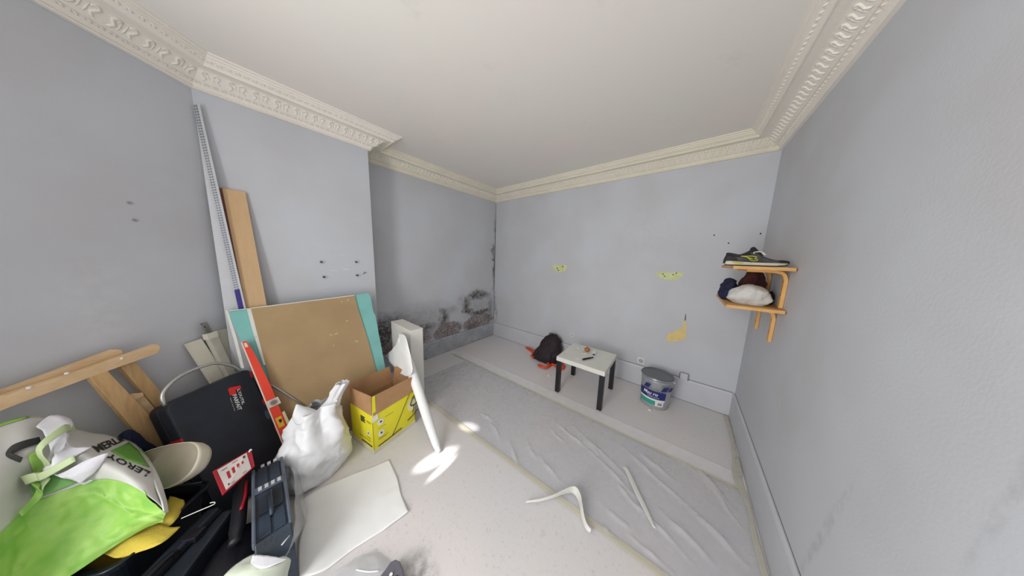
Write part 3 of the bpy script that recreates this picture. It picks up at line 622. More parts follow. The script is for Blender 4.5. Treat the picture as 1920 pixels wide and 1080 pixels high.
# sneaker: sole, upper, collar, tongue, laces, toe cap, logo
def shoe():
    y0 = 2.225; hx = Y(1360, 497, y0).x; tx_ = XR-.022; Ln = tx_-hx; zb = ZS1+.001
    r = empty('sneaker', (hx+Ln/2, y0+.045, ZS1), 'dark grey sneaker with yellow logo and pale sole on the upper shelf', 'shoe')
    m_sole = mat('sole_cream', (200, 196, 176), .6, var=.05); m_up = mat('sneaker_mesh', (74, 72, 74), .8, var=.2, vscale=30, bump=.3, bscale=200); m_dk = mat('sneaker_dark', (34, 32, 36), .7); m_yl = mat('sneaker_yellow', (196, 204, 40), .5)
    def P(u, v, z): return Vector((hx+Ln*u, y0+.045+v, zb+z))
    st = [(0.0, .022), (.08, .034), (.25, .038), (.45, .034), (.65, .044), (.82, .046), (.94, .034), (1.0, .014)]
    def layer(name, z0f, z1f, grow, m):
        vs = []; fs = []; n = len(st)
        pts = [(u, w) for u, w in st]
        out = [(u, -w*grow) for u, w in pts]+[(u, w*grow) for u, w in reversed(pts)]; k = len(out)
        for (u, v) in out: vs.append(P(u, v, z0f(u)))
        for (u, v) in out: vs.append(P(u, v*.98, z1f(u)))
        fs = [tuple(range(k)), tuple(range(2*k-1, k-1, -1))]+[(i, (i+1) % k, k+(i+1) % k, k+i) for i in range(k)]
        return mesh(name, vs, fs, m, r, False, .002)
    toe = lambda u: .012*max(0, (u-.8)/.2)**2
    layer('outsole', lambda u: toe(u), lambda u: .007+toe(u), 1.0, m_dk)
    layer('midsole', lambda u: .007+toe(u), lambda u: .034-.016*u+toe(u), 1.04, m_sole)
    layer('heel_yellow', lambda u: .016, lambda u: .026, 1.0, m_sole)
    rings = []
    for (u, w, zt) in ((-.01, .015, .07), (.04, .028, .078), (.14, .032, .082), (.26, .033, .074), (.40, .034, .088), (.50, .036, .094), (.60, .040, .072), (.72, .043, .054), (.84, .042, .044), (.94, .030, .036), (.99, .012, .026)):
        z0 = .018; c = P(u, 0, (zt+z0)/2); rings.append((c, Vector((0, w, 0)), Vector((0, 0, (zt-z0)/2))))
    loft('upper', rings, m_up, r, 28, 4, .003, 40, 2, sup=2.6)
    tube('collar', [P(.02, -.01, .085), P(.08, -.026, .082), P(.22, -.030, .072), P(.34, -.026, .088), P(.42, -.012, .108), P(.42, .012, .108), P(.34, .026, .088), P(.22, .030, .072), P(.08, .026, .082), P(.02, .01, .085)], .009, m_dk, r, 8, 3)
    tube('tongue', [P(.60, 0, .072), P(.50, 0, .098), P(.43, 0, .120), P(.40, 0, .128)], [.012, .02, .022, .012], m_dk, r, 8, 3, .4)
    loft('heel_counter', [(P(-.03, 0, .03), Vector((0, .026, 0)), Vector((0, 0, .018))), (P(.02, 0, .055), Vector((0, .032, 0)), Vector((0, 0, .034))), (P(.14, 0, .05), Vector((0, .0345, 0)), Vector((0, 0, .030))), (P(.2, 0, .04), Vector((0, .034, 0)), Vector((0, 0, .012)))], m_dk, r, 20, 3, .001, 20)
    loft('toe_cap', [(P(.84, 0, .030), Vector((0, .044, 0)), Vector((0, 0, .016))), (P(.93, 0, .030), Vector((0, .034, 0)), Vector((0, 0, .016))), (P(1.01, 0, .028), Vector((0, .014, 0)), Vector((0, 0, .012)))], m_dk, r, 20, 3, .0005, 20)
    m_lace = mat('lace_pale', (206, 206, 186), .7)
    for k in range(5):
        u = .45+.045*k; zt = .100-.011*k
        tube('lace', [P(u, -.024, zt-.012), P(u+.01, 0, zt+.003), P(u, .024, zt-.012)], .0045, m_lace, r, 6, 3)
    tube('lace', [P(.47, -.01, .098), P(.55, -.028, .10), P(.63, -.032, .078), P(.58, -.03, .088)], .0045, m_lace, r, 6, 3)
    # side logo on the face turned to the camera
    def side(u, z): return P(u, -(.037 if u > .3 else .036), z)
    for pts in (((.24, .068), (.34, .064), (.42, .040), (.50, .038)), ((.24, .068), (.42, .070), (.50, .064), (.47, .054), (.52, .046), (.50, .038)), ((.36, .060), (.44, .050))):
        tube('side_logo', [side(u, z) for u, z in pts], .0024, m_yl, r, 6, 2)
    tube('sole_accent', [P(.12, -.040, .024), P(.22, -.0415, .023), P(.30, -.041, .022)], [.003, .005, .002], m_yl, r, 6, 3)
shoe()
# clothes on lower shelf
m_cloth = mat('white_cloth', (206, 206, 202), .8, var=.05, vscale=10, bump=.4, bscale=25); m_navyc = mat('navy_cloth', (26, 34, 66), .85, var=.2, vscale=18, bump=.4, bscale=30); m_mar = mat('maroon_cloth', (66, 24, 20), .85, var=.2, vscale=18, bump=.4, bscale=30)
def lump(name, y, p0, p1, zb, zt, dy, m, label, cat, amp=.012, seed=1, par=None):
    a = Y(p0, 560, y).x; b = Y(p1, 560, y).x; c = (a+b)/2; hw = (b-a)/2
    rings = [(Vector((c, y+dy, zb)), Vector((hw*.7, 0, 0)), Vector((0, dy*.8, 0))), (Vector((c, y+dy, zb+(zt-zb)*.25)), Vector((hw, 0, 0)), Vector((0, dy, 0))), (Vector((c, y+dy, zb+(zt-zb)*.6)), Vector((hw*.9, 0, 0)), Vector((0, dy*.9, 0))), (Vector((c-.005, y+dy, zb+(zt-zb)*.9)), Vector((hw*.55, 0, 0)), Vector((0, dy*.6, 0))), (Vector((c-.005, y+dy, zt)), Vector((hw*.15, 0, 0)), Vector((0, dy*.2, 0)))]
    o = loft(name, rings, m, None, 64, 7, amp, 11, seed); tag(o, label, cat); return o
lump('cloth_bag', 2.27, 1368, 1452, ZS2+.002, ZS2+.15, .085, m_cloth, 'crumpled white cloth bag on the lower shelf', 'bag', .026, 3)
lump('clothing', 2.50, 1385, 1436, ZS2+.002, ZS2+.26, .08, m_mar, 'dark maroon rolled garment behind the white bag on the lower shelf', 'clothing', .030, 5)
lump('clothing', 2.48, 1350, 1383, ZS2+.002, ZS2+.18, .07, m_navyc, 'navy blue crumpled garment at the outer end of the lower shelf', 'clothing', .035, 8)
lump('clothing', 2.46, 1444, 1455, ZS2+.002, ZS2+.10, .04, mat('black_cloth', (30, 28, 32), .8, var=.2), 'small black cloth tucked between the white bag and the right wall', 'clothing', .008, 9)
# ---------------------------------------------------------------- boards leaning on the chimney breast
def leanpoly(name, px, A, B, Cc, th, m, parent=None, front=0.0, bevel=0):
    """polygon seen at pixels px on the plane A,B,Cc; thickness th away from the camera"""
    A, B, Cc = map(Vector, (A, B, Cc)); n = (B-A).cross(Cc-A).normalized()
    if n.dot(CO-A) < 0: n = -n
    pts = [(P3(p[0], p[1], A, B, Cc) if len(p) == 2 else Vector(p))+n*front for p in px]
    return prism(name, pts, -n*th, m, parent, bevel)
def down(pa, pb, A, B, Cc, z=0.0):
    a = P3(pa[0], pa[1], A, B, Cc); b = P3(pb[0], pb[1], A, B, Cc); return a+(b-a)*((z-a.z)/(b.z-a.z))
m_kraft = mat('kraft_board', (170, 144, 106), .8, var=.06, vscale=5); m_turq = mat('turquoise_board', (128, 190, 184), .75, var=.05, vscale=6); m_gyps = mat('gypsum_core', (222, 222, 214), .85)
m_plank = wood('plank_mdf', (196, 162, 120), (202, 168, 126), (20, 20, 3)); m_dkred = mat('dark_red_edge', (112, 68, 50), .7, var=.15, vscale=30)
# long plank
pA, pB, pC = Vector((XC+.020, -.12, 2.024)), Vector((XC+.020, .1, 2.024)), Vector((-2.44, 0, 0))
b0 = down((412, 352), (456, 577), pA, pB, pC, .002); b1 = down((460, 360), (500, 572), pA, pB, pC, .002)
pk = leanpoly('leaning_plank', [(412, 352), (460, 360), b1, b0], pA, pB, pC, .016, m_plank); tag(pk, 'tall narrow tan plank with a dark red edge leaning on the chimney breast', 'plank')
e0 = P3(416, 353, pA, pB, pC); e1 = b0+(b1-b0)*.09
leanpoly('red_edge', [(411, 352), (416.5, 353), b0+(b1-b0)*.12, b0-(b1-b0)*.02], pA, pB, pC, .0175, m_dkred, pk, .001)
# white tapered offcut and the perforated bead in the corner
m_lath = mat('white_offcut', (206, 208, 212), .6, var=.03)
lA, lB, lC = Vector((XC+.010, -.12, 2.5)), Vector((XC+.010, .1, 2.5)), Vector((-2.50, 0, 0))
lf0 = down((372, 240), (421, 578), lA, lB, lC, .002); lf1 = down((378, 240), (452, 578), lA, lB, lC, .002)
o = leanpoly('white_offcut', [(367, 220), (374, 215), (378, 240), lf1, lf0], lA, lB, lC, .008, m_lath); tag(o, 'long white tapering plasterboard offcut standing in the wall corner behind the planks', 'board')
m_bead = mat('perforated_metal', (176, 180, 186), .4, .5); m_bdark = mat('bead_shadow', (84, 87, 94), .5, .4); m_blue = mat('blue_tape', (52, 44, 128), .6)
bA, bB, bC = Vector((XC+.022, -.12, 2.5)), Vector((XC+.022, .1, 2.5)), Vector((-2.46, 0, 0))
f0 = down((362, 196), (447, 577), bA, bB, bC, .002); f1 = down((370, 196), (457, 577), bA, bB, bC, .002)
bd = leanpoly('corner_bead', [(361, 196), (370, 195), f1, f0], bA, bB, bC, .0015, m_bead); tag(bd, 'long perforated metal corner bead with blue lower part leaning in the wall corner', 'corner bead')
tl, tr_ = P3(361, 196, bA, bB, bC), P3(370, 195, bA, bB, bC); nb_ = (bB-bA).cross(bC-bA).normalized(); nb_ = nb_ if nb_.dot(CO-bA) > 0 else -nb_
V = []; Fc = []
for k in range(150):          # the punched slots, as raised lips
    t = (k+.5)/150; a = tl.lerp(f0, t); b = tr_.lerp(f1, t)
    for (u0, u1) in ((.12, .38), (.58, .88)):
        c0 = a.lerp(b, u0); c1 = a.lerp(b, u1); dn = (f0-tl).normalized()*.005
        i0 = len(V); V += [c0+nb_*.001, c1+nb_*.001, c1+dn+nb_*.001, c0+dn+nb_*.001]; Fc.append((i0, i0+1, i0+2, i0+3))
o = mesh('bead_slots', V, Fc, m_bdark, bd); o['kind'] = 'stuff'
ra = tr_.lerp(f1, 0); rb = f1
obox('bead_flange', tr_, (.012, .010, 0), (.001, -.001, 0), f1-tr_, m_lath, bd)
bt = tl.lerp(f0, .47)
leanpoly('blue_tape', [tuple(tl.lerp(f0, .485)), tuple(tr_.lerp(f1, .485)), tuple(tr_.lerp(f1, .60)), tuple(tl.lerp(f0, .60))], bA, bB, bC, .001, m_blue, bd, .003)
# the wide turquoise plasterboard with the kraft-brown board in front of it
XT = -2.512
qA, qB, qC = Vector((XT, -.12, 1.15)), Vector((XT, .8, 1.16)), Vector((-2.205, .4, 0))
r0 = down((693, 550), (722, 690), qA, qB, qC, .004); l0 = down((425, 583), (450, 650), qA, qB, qC, .004); l0.y = max(l0.y, .10)
tb_ = leanpoly('turquoise_plasterboard', [(425, 583), (500, 574.5), (560, 567), (620, 559), (690, 549.5), (695, 556), (700, 585), (704, 592), (709, 620), (715, 650), (719, 672), r0, l0], qA, qB, qC, .0125, m_turq)
tag(tb_, 'turquoise moisture-resistant plasterboard leaning on the chimney breast behind the brown board', 'plasterboard')
leanpoly('torn_edge', [(422, 581), (428, 583.5), (444, 634), (458, 690), (452, 690), (438, 636)], qA, qB, qC, .012, m_gyps, tb_, .002)
kr = leanpoly('brown_board', [(470, 577.5), (664, 553.5), (671, 580), (690, 640), (706, 700), down((690, 640), (706, 700), qA, qB, qC, .006), down((470, 578), (497, 680), qA, qB, qC, .006)], qA, qB, qC, .010, m_kraft, None, .0115)
tag(kr, 'large kraft-brown board with scuffs in front of the turquoise plasterboard', 'board')
leanpoly('white_edge', [(462.5, 578.5), (470, 577.5), (481, 620), (498, 684), (494, 684), (474, 622)], qA, qB, qC, .010, m_gyps, kr, .0118)
leanpoly('white_edge', [(430, 582.5), (664, 553.3), (664, 554.6), (430, 584)], qA, qB, qC, .010, m_gyps, kr, .0118)
m_scuff = mat('scuff', (206, 182, 148), .8)
for k, (x, y, wd, an) in enumerate(((620, 628, 9, .2), (630, 626, 12, -.3), (668, 640, 8, .1), (625, 648, 6, 1.0), (650, 602, 5, -.2), (652, 563, 7, -.6), (640, 566, 5, -.8), (480, 632, 5, 0))):
    c, s = math.cos(an)*wd/2, math.sin(an)*wd/2
    leanpoly('scuff', [(x-c, y-s), (x, y-1.6), (x+c, y+s), (x, y+1.0)], qA, qB, qC, .0006, m_scuff, kr, .0121)
def onq(px, py, fr): n = (qB-qA).cross(qC-qA).normalized(); n = n if n.dot(CO-qA) > 0 else -n; return P3(px, py, qA+n*fr, qB+n*fr, qC+n*fr)
rd = tube('metal_rod', [onq(506, 720, .02), onq(528, 733, .02), onq(548, 746, .02), onq(572, 762, .02)], .006, m_bead, None, 8); tag(rd, 'thin grey metal rod lying across the foot of the brown board', 'rod')
tube('rod_clip', [onq(550, 775, .025), onq(556, 777, .02), onq(562, 774, .02)], .010, m_bead, rd, 8)
# ---------------------------------------------------------------- white planks and a steel post in the left corner
m_wplank = mat('cream_plank', (216, 212, 196), .6, var=.05, vscale=6)
wA = L(365, 641, .028); wB = wA+DV*.2; wC = wA+NV*.17; wC.z = 0
def wp(name, tl_, tr__, bl_, br_, label, th=.016, fr=0.0):
    a = down(tl_, bl_, wA, wB, wC, .18); b = down(tr__, br_, wA, wB, wC, .18)
    o = leanpoly(name, [tl_, tr__, tuple(b), tuple(a)], wA, wB, wC, th, m_wplank, None, fr); tag(o, label, 'plank'); return o
wp('cream_plank', (349, 645), (378, 635), (395, 715), (424, 704), 'cream-white plank leaning on the left wall, nearest the wooden trestle')
wp('cream_plank', (398, 622), (425, 616), (436, 700), (462, 690), 'cream-white plank leaning on the left wall, beside the turquoise board')
pA_ = P3(386, 632, wA, wB, wC); 
po = leanpoly('steel_post', [(378, 628), (395, 623), tuple(down((395, 623), (432, 700), wA, wB, wC, .18)), tuple(down((378, 628), (418, 704), wA, wB, wC, .18))], wA, wB, wC, .03, mat('post_cream', (196, 192, 180), .5, var=.08, vscale=14), None, .036)
tag(po, 'cream post with a blackened steel tip between the two cream planks', 'post')
leanpoly('steel_tip', [(371, 607), (380, 605), (391, 624), (381, 628)], wA, wB, wC, .015, mat('burnt_steel', (80, 78, 74), .5, .4, rgb2=(150, 148, 140), vscale=60), po, .03)
leanpoly('post_collar', [(377, 628), (396, 622), (400, 632), (381, 638)], wA, wB, wC, .034, m_wplank, po, .038)
# ---------------------------------------------------------------- wooden trestle against the left wall
m_pine = wood('trestle_pine', (206, 174, 132), (222, 192, 152), (4, 4, 14)); m_pine2 = wood('trestle_pine_dark', (190, 152, 104), (206, 170, 122), (16, 16, 3))
def lw(px, off): return [L(a, b, off) for a, b in px]
ts = empty('trestle', L(220, 840, .05)*1.0, 'light pine folding trestle standing against the left wall', 'trestle')
ts.location.z = 0
def lprism(name, px, off, th, m, parent): return prism(name, lw(px, off), NV*th, m, parent, .002)
lprism('beam', [(-70, 742), (-70, 792), (0, 765), (150, 710), (286, 662), (291, 651), (285, 645), (150, 692), (0, 740)], .062, .03, m_pine, ts)
lprism('back_rail', [(-70, 735), (-70, 760), (0, 740), (150, 694), (222, 668), (218, 656), (205, 655), (0, 730)], .028, .028, m_pine, ts)
def leg(px0, px1, px2, px3, off, th, m, zend=.01):
    A, B, Cc = L(0, 500, off), L(100, 500, off), L(0, 900, off)
    a = down(px0, px3, A, B, Cc, zend); b = down(px1, px2, A, B, Cc, zend)
    return prism('leg', [L(*px0, off), L(*px1, off), b, a], NV*th, m, ts, .002)
leg((158, 708), (192, 695), (322, 830), (276, 845), .068, .024, m_pine2)
leg((216, 688), (243, 676), (318, 765), (296, 778), .030, .026, m_pine2)
lprism('cross_brace', [(240, 744), (262, 736), (330, 815), (318, 835), (300, 818)], .060, .008, m_pine, ts)
lprism('hinge_block', [(238, 742), (246, 738), (264, 736), (266, 742), (248, 752)], .068, .012, m_pine, ts)
for (a, b) in ((54, 727), (125, 700), (228, 672)): tube('screw_head', [L(a, b, .0915), L(a, b, .094)], .006, m_white, ts, 8)
# ---------------------------------------------------------------- black tool case with its chrome handle
m_case = mat('case_navy_black', (34, 40, 52), .55, var=.2, vscale=7, bump=.1, bscale=80); m_case2 = mat('case_dark', (26, 26, 34), .5, var=.1); m_red = mat('red_plastic', (170, 24, 40), .45, var=.08)
BR = Vector((-2.187, .074, .040)); TR = Vector((-2.417, -.06, .735)); el = -DV; up_ = (TR-BR); cn = el.cross(up_).normalized(); cn = cn if cn.dot(CO-BR) > 0 else -cn
Wc = .405
case = empty('tool_case', BR+el*Wc/2, 'large black tool case with red and white logo leaning on the left wall', 'case')
def cpt(u, v, d=0.0): return BR+el*(u*Wc)+up_*v+cn*d     # u 0 right..1 left, v 0 foot..1 top
def rrect(r, n=5):
    pts = []
    H = up_.length
    for (cu, cv, a0) in ((r/Wc, r/H, 180), (1-r/Wc, r/H, 270), (1-r/Wc, 1-r/H, 0), (r/Wc, 1-r/H, 90)):
        for k in range(n+1):
            a = math.radians(a0+90*k/n); pts.append((cu+math.cos(a)*r/Wc, cv+math.sin(a)*r/H))
    return pts
rr_ = rrect(.04)
prism('case_front', [cpt(u, v, 0) for u, v in rr_], -cn*.055, m_case, case, .008)
prism('case_back', [cpt(u, v, -.0555) for u, v in rr_], -cn*.055, m_case2, case, .008)
prism('case_gasket', [cpt(.5+(u-.5)*.985, .5+(v-.5)*.985, -.045) for u, v in rr_], -cn*.02, m_case2, case)
for v in (.93, .63, .33): prism('latch', [cpt(.035, v-.03, .001), cpt(-.008, v-.03, .001), cpt(-.008, v+.03, .001), cpt(.035, v+.03, .001)], -cn*.07, m_red, case, .003)
prism('latch', [cpt(1.008, .66, .0), cpt(.985, .66, .0), cpt(.985, .72, 0), cpt(1.008, .72, 0)], -cn*.07, m_red, case, .003)
prism('grip_recess', [cpt(.03+.03*math.cos(t*.5236)+.02, .50+.05*math.sin(t*.5236), .001) for t in range(12)], cn*.002, mat('grip_grey', (70, 84, 98), .4), case)
hp = [cpt(.93, .985, -.04), cpt(.95, 1.04, -.03), cpt(.90, 1.10, -.03), cpt(.74, 1.155, -.03), cpt(.5, 1.17, -.03), cpt(.3, 1.15, -.03), cpt(.12, 1.06, -.03), cpt(.06, .985, -.04)]
tube('chrome_handle', hp, .0095, mat('chrome', (205, 205, 202), .25, .8), case, 10, 5)
def cpx(px, py, d): A = cpt(0, 0, d); return P3(px, py, A, A+el, A+up_)
lg = [(427.5, 730), (431, 727), (450, 723), (452, 728), (441, 731), (443, 739), (438, 741), (431, 741)]
prism('logo_bracket', [cpx(a, b, .0005) for a, b in lg], cn*.001, mat('logo_red', (226, 40, 36), .5), case)
m_lw = mat('logo_white', (236, 236, 236), .5)
def ctext(s, p00, p10, p11, p01, m=m_lw, bold=True): text_on('logo_lettering', s, bil(*[cpx(a, b, .0022) for a, b in (p00, p10, p11, p01)]), m, case, bold)
ctext("L'OUTIL", (444.5, 731), (454, 759), (459.5, 757), (450, 729))
ctext('PARFAIT', (435.5, 741), (446, 770), (454, 767), (443, 739))
ctext('toujours avec vous', (430.5, 746), (439, 771), (441.5, 770), (433, 745), bold=False)
# ---------------------------------------------------------------- spirit level
m_lvl = mat('level_orange_red', (226, 58, 26), .45, var=.05, vscale=6); m_lvc = mat('level_cream', (222, 200, 182), .45)
lt = Z(459, 640, .945); lb_ = Z(545, 852, .10); la = (lb_-lt); 
lb_ = lt+la*((lt.z-.03)/(lt.z-lb_.z)); la = lb_-lt
wd_ = la.cross(CO-(lt+lb_)/2).normalized(); wd_ = wd_ if wd_.dot(Rr) > 0 else -wd_; td = la.cross(wd_).normalized(); td = td if td.dot(CO-lt) < 0 else -td
lv = empty('spirit_level', lb_, 'long orange-red spirit level leaning against the tool case and brown board', 'level')
def lpt(t, u, d): return lt+la*t+wd_*u+td*d
prism('level_body', [lpt(0, -.012, 0), lpt(0, .008, 0), lpt(.12, .022, 0), lpt(.36, .034, 0), lpt(1, .034, 0), lpt(1, -.012, 0)], td*.022, m_lvl, lv, .001)
prism('level_edge', [lpt(0, -.019, -.001), lpt(0, -.012, -.001), lpt(1, -.012, -.001), lpt(1, -.019, -.001)], td*.024, m_lvc, lv)
prism('end_label', [lpt(.012, -.008, -.001), lpt(.012, .004, -.001), lpt(.045, .006, -.001), lpt(.045, -.008, -.001)], td*.001, m_lvc, lv)
def ldisc(name, t, u, r, d, th, m, par): return prism(name, [lpt(t, u, d)+la.normalized()*r*math.cos(k*.3927)+wd_*r*math.sin(k*.3927) for k in range(16)], -td*th, m, par)
vh = prism('vial_housing', [lpt(.475, -.012, -.001), lpt(.475, .046, -.001), lpt(.53, .050, -.001), lpt(.53, -.012, -.001)], -td*.006, mat('housing_grey', (206, 200, 190), .4), lv, .001)
ldisc('vial_ring', .502, .018, .020, -.007, .003, mat('ring_grey', (150, 146, 138), .4), vh); ldisc('vial_glass', .502, .018, .014, -.010, .0015, mat('vial_green', (120, 116, 100), .2), vh)
prism('yellow_sticker', [lpt(.62, -.004, -.001), lpt(.62, .026, -.001), lpt(.70, .026, -.001), lpt(.70, -.004, -.001)], -td*.0012, mat('sticker_yellow', (226, 180, 40), .5), lv)
prism('yellow_sticker_print', [lpt(.64, .006, -.0022), lpt(.64, .022, -.0022), lpt(.66, .022, -.0022), lpt(.67, .010, -.0022)], -td*.0006, m_blk, lv)
prism('side_vial', [lpt(.60, .036, -.001), lpt(.60, .050, -.001), lpt(.74, .054, -.001), lpt(.74, .036, -.001)], td*.018, mat('vial_cream', (216, 206, 160), .3), lv, .001)
# ---------------------------------------------------------------- white upright shelf slab, rolled paper
m_mel = mat('white_melamine', (222, 221, 214), .4, var=.015)
sl = box('white_slab', (-2.52, .965, 0), (-2.065, 1.095, .845), m_mel, None, .002); tag(sl, 'thick white melamine slab standing upright beside the chimney breast', 'slab')
m_paper = mat('roll_paper', (240, 241, 240), .6, var=.02, vscale=6)
f_ = Z(823, 848, .012); t_ = Y(752, 634, .93)
rl = empty('paper_roll', f_, 'long roll of white lining paper leaning on the white slab, one corner unrolled', 'paper roll')
n_ = 30; vs = []; fs = []; ax = (t_-f_); a1 = ax.cross(Vector((0, 0, 1))).normalized(); a2 = ax.cross(a1).normalized(); seg = 40
for i in range(n_+1):
    t = i/n_; c = f_+ax*t; r_ = .028+.016*math.sin(math.pi*min(1, t*1.1))+(.012*t)
    if t < .05: r_ = .016+(r_-.016)*(t/.05)
    r_ *= 1.0-.12*math.exp(-((t-.45)/.2)**2)
    for k in range(seg+1):
        a = 2*math.pi*k/seg*1.25+.8*t; rr0 = r_*(1-.18*k/seg); vs.append(c+a1*math.cos(a)*rr0+a2*math.sin(a)*rr0)
for i in range(n_):
    for k in range(seg): a = i*(seg+1)+k; fs.append((a, a+1, a+seg+2, a+seg+1))
ro = mesh('rolled_sheet', vs, fs, m_paper, rl, True); md = ro.modifiers.new('thickness', 'SOLIDIFY'); md.thickness = .0015
def onroll(px, py, y): return Y(px, py, y)
rows = [[Y(747, 626, .92), Y(744, 640, .90), Y(736, 654, .89), Y(721, 668, .89)],
        [Y(760, 630, .90), Y(757, 650, .88), Y(748, 668, .87), Y(735, 684, .86)],
        [Y(768, 660, .885), Y(766, 680, .865), Y(758, 692, .86), Y(748, 698, .85)],
        [Y(774, 690, .87), Y(772, 700, .86), Y(768, 705, .855), Y(760, 705, .85)]]
patch('unrolled_corner', rows, m_paper, rl, 6, .006, 8, 3, .0015)
# ---------------------------------------------------------------- yellow cardboard box
F0 = Z(702, 852, .002); R0 = Z(779, 793, .002); u_ = (R0-F0); u_.z = 0; ul = min(u_.length, .42); u_ = u_.normalized(); v_ = Vector((-u_.y, u_.x, 0)); vl = .32
HB_ = .335; m_yel = mat('box_yellow_print', (232, 222, 44), .55, var=.03, vscale=5); m_cin = mat('cardboard', (176, 136, 96), .85, var=.08, vscale=10); m_pale = mat('box_pale_band', (224, 220, 180), .6)
bx = empty('cardboard_box', F0+u_*ul/2+v_*vl/2, 'open yellow printed cardboard box with brown inner flaps on the floor', 'box')
bx.location.z = 0
th = .006
def bp_(u, v, z): return F0*1.0+u_*u+v_*v+Vector((0, 0, z))
def wallq(name, a, b, z0, z1, m, out, t=th):
    A = bp_(*a, z0); B = bp_(*b, z0); A2 = bp_(*a, z1); B2 = bp_(*b, z1); return prism(name, [A, B, B2, A2], -out*t, m, bx)
wallq('panel', (0, 0), (ul, 0), 0, HB_, m_yel, -v_); wallq('panel', (0, 0), (0, vl), 0, HB_, m_yel, -u_)
wallq('panel', (0, vl), (ul, vl), 0, HB_, m_cin, v_); wallq('panel', (ul, 0), (ul, vl), 0, HB_, m_cin, u_)
prism('inner_lining', [bp_(.008, vl-.008, .01), bp_(ul-.008, vl-.008, .01), bp_(ul-.008, vl-.008, HB_), bp_(.008, vl-.008, HB_)], -v_*.002, m_cin, bx)
obox('bottom', bp_(th, th, 0), u_*(ul-2*th), v_*(vl-2*th), (0, 0, .005), m_cin, bx)
def flap(p, q_, rp, rq, m, name='flap'):
    n = (q_-p).cross(rp-p).normalized(); return prism(name, [p, q_, rq, rp], n*.005, m, bx)
hf = .155
flap(bp_(.006, 0, HB_), bp_(ul, 0, HB_), bp_(.02, .012, HB_+hf), bp_(ul-.02, .010, HB_+hf-.01), m_cin)
flap(bp_(0, .006, HB_), bp_(0, vl, HB_), bp_(.012, .02, HB_+hf), bp_(.0, vl-.02, HB_+hf-.01), m_cin)
flap(bp_(0, vl, HB_), bp_(ul, vl, HB_), bp_(-.01, vl+.03, HB_+hf), bp_(ul-.02, vl+.02, HB_+hf), m_cin)
flap(bp_(ul, 0, HB_), bp_(ul, vl, HB_), bp_(ul+.01, .02, HB_+hf), bp_(ul+.01, vl-.02, HB_+hf), m_cin)
prism('corner_strip', [bp_(-.001, -.003, HB_-.01), bp_(.028, -.003, HB_-.01), bp_(.034, .006, HB_+hf), bp_(.012, .006, HB_+hf+.002)], -v_*.002, m_yel, bx)
prism('torn_label', [bp_(.0, -.001, HB_-.055), bp_(.045, -.001, HB_-.05), bp_(.04, -.001, HB_+.008), bp_(-.004, -.001, HB_+.012)], -v_*.003, m_white, bx)
prism('pale_band', [bp_(0, 0, 0), bp_(ul, 0, 0), bp_(ul, 0, .035), bp_(0, 0, .035)], -v_*.0008, m_pale, bx)
prism('pale_band', [bp_(0, 0, 0), bp_(0, vl, 0), bp_(0, vl, .045), bp_(0, 0, .045)], -u_*.0008, m_pale, bx)
def fr(u, z, d=.0015): return bp_(u, -d, z)          # right (front) printed face
def fl(v, z, d=.0015): return bp_(-d, v, z)          # left printed face
def disc(fn, a, z, r, m, name, sx=1):
    return prism(name, [fn(a+r*math.cos(k*.5236)*sx, z+r*math.sin(k*.5236)) for k in range(12)], (fn(a, z, .0022)-fn(a, z)), m, bx)
m_prt = mat('print_dark', (66, 56, 60), .6)
for (a, z) in ((.062, .245), (.062, .145)):
    disc(fr, a, z, .026, m_white, 'printed_roundel'); disc(lambda p, q, d=.0015: fr(p, q, d+.001), a+.002, z+.002, .009, m_prt, 'printed_icon')
disc(fl, .06, .165, .022, m_white, 'printed_roundel'); disc(lambda p, q, d=.0015: fl(p, q, d+.001), .06, .165, .008, m_prt, 'printed_icon')
def stroke(name, fn, pts, wd, m, d=.0022):
    tube(name, [fn(a, z, d) for a, z in pts], wd, m, bx, 6, 2, 1)
stroke('printed_wand', fr, [(.33, .335), (.27, .24), (.20, .12), (.155, .055)], .0022, m_prt)
stroke('printed_nozzle', fr, [(.10, .045), (.155, .05), (.24, .055)], .004, m_prt)
disc(fr, .345, .215, .06, mat('print_paleyellow', (236, 234, 176), .6), 'printed_glow', .7)
stroke('printed_vacuum', fr, [(.405, .30), (.36, .275), (.335, .225), (.355, .20), (.40, .205), (.405, .225)], .006, m_prt)
stroke('printed_hose', fr, [(.37, .21), (.365, .17), (.355, .13)], .0035, m_prt)
stroke('printed_nozzle', fr, [(.30, .085), (.35, .10), (.41, .13)], .0045, m_prt)
for k in range(5):
    stroke('printed_line', fl, [(.16, .285-.011*k), (.10+.008*(k % 2), .285-.011*k)], .0028, m_prt)
for (fn, a0, a1, z) in ((fr, .10, .17, .262), (fr, .04, .10, .198), (fr, .04, .12, .108), (fr, .04, .10, .098), (fl, .02, .08, .27), (fl, .02, .08, .26), (fl, .03, .09, .125), (fl, .03, .20, .10)): stroke('printed_line', fn, [(a0, z), (a1, z)], .001, m_prt)
for k in range(7): stroke('printed_mark', fl, [(.02+.021*k, .062), (.032+.021*k, .062)], .005, m_prt)
stroke('printed_bar', fr, [(.035, .045), (.10, .048)], .004, m_prt)
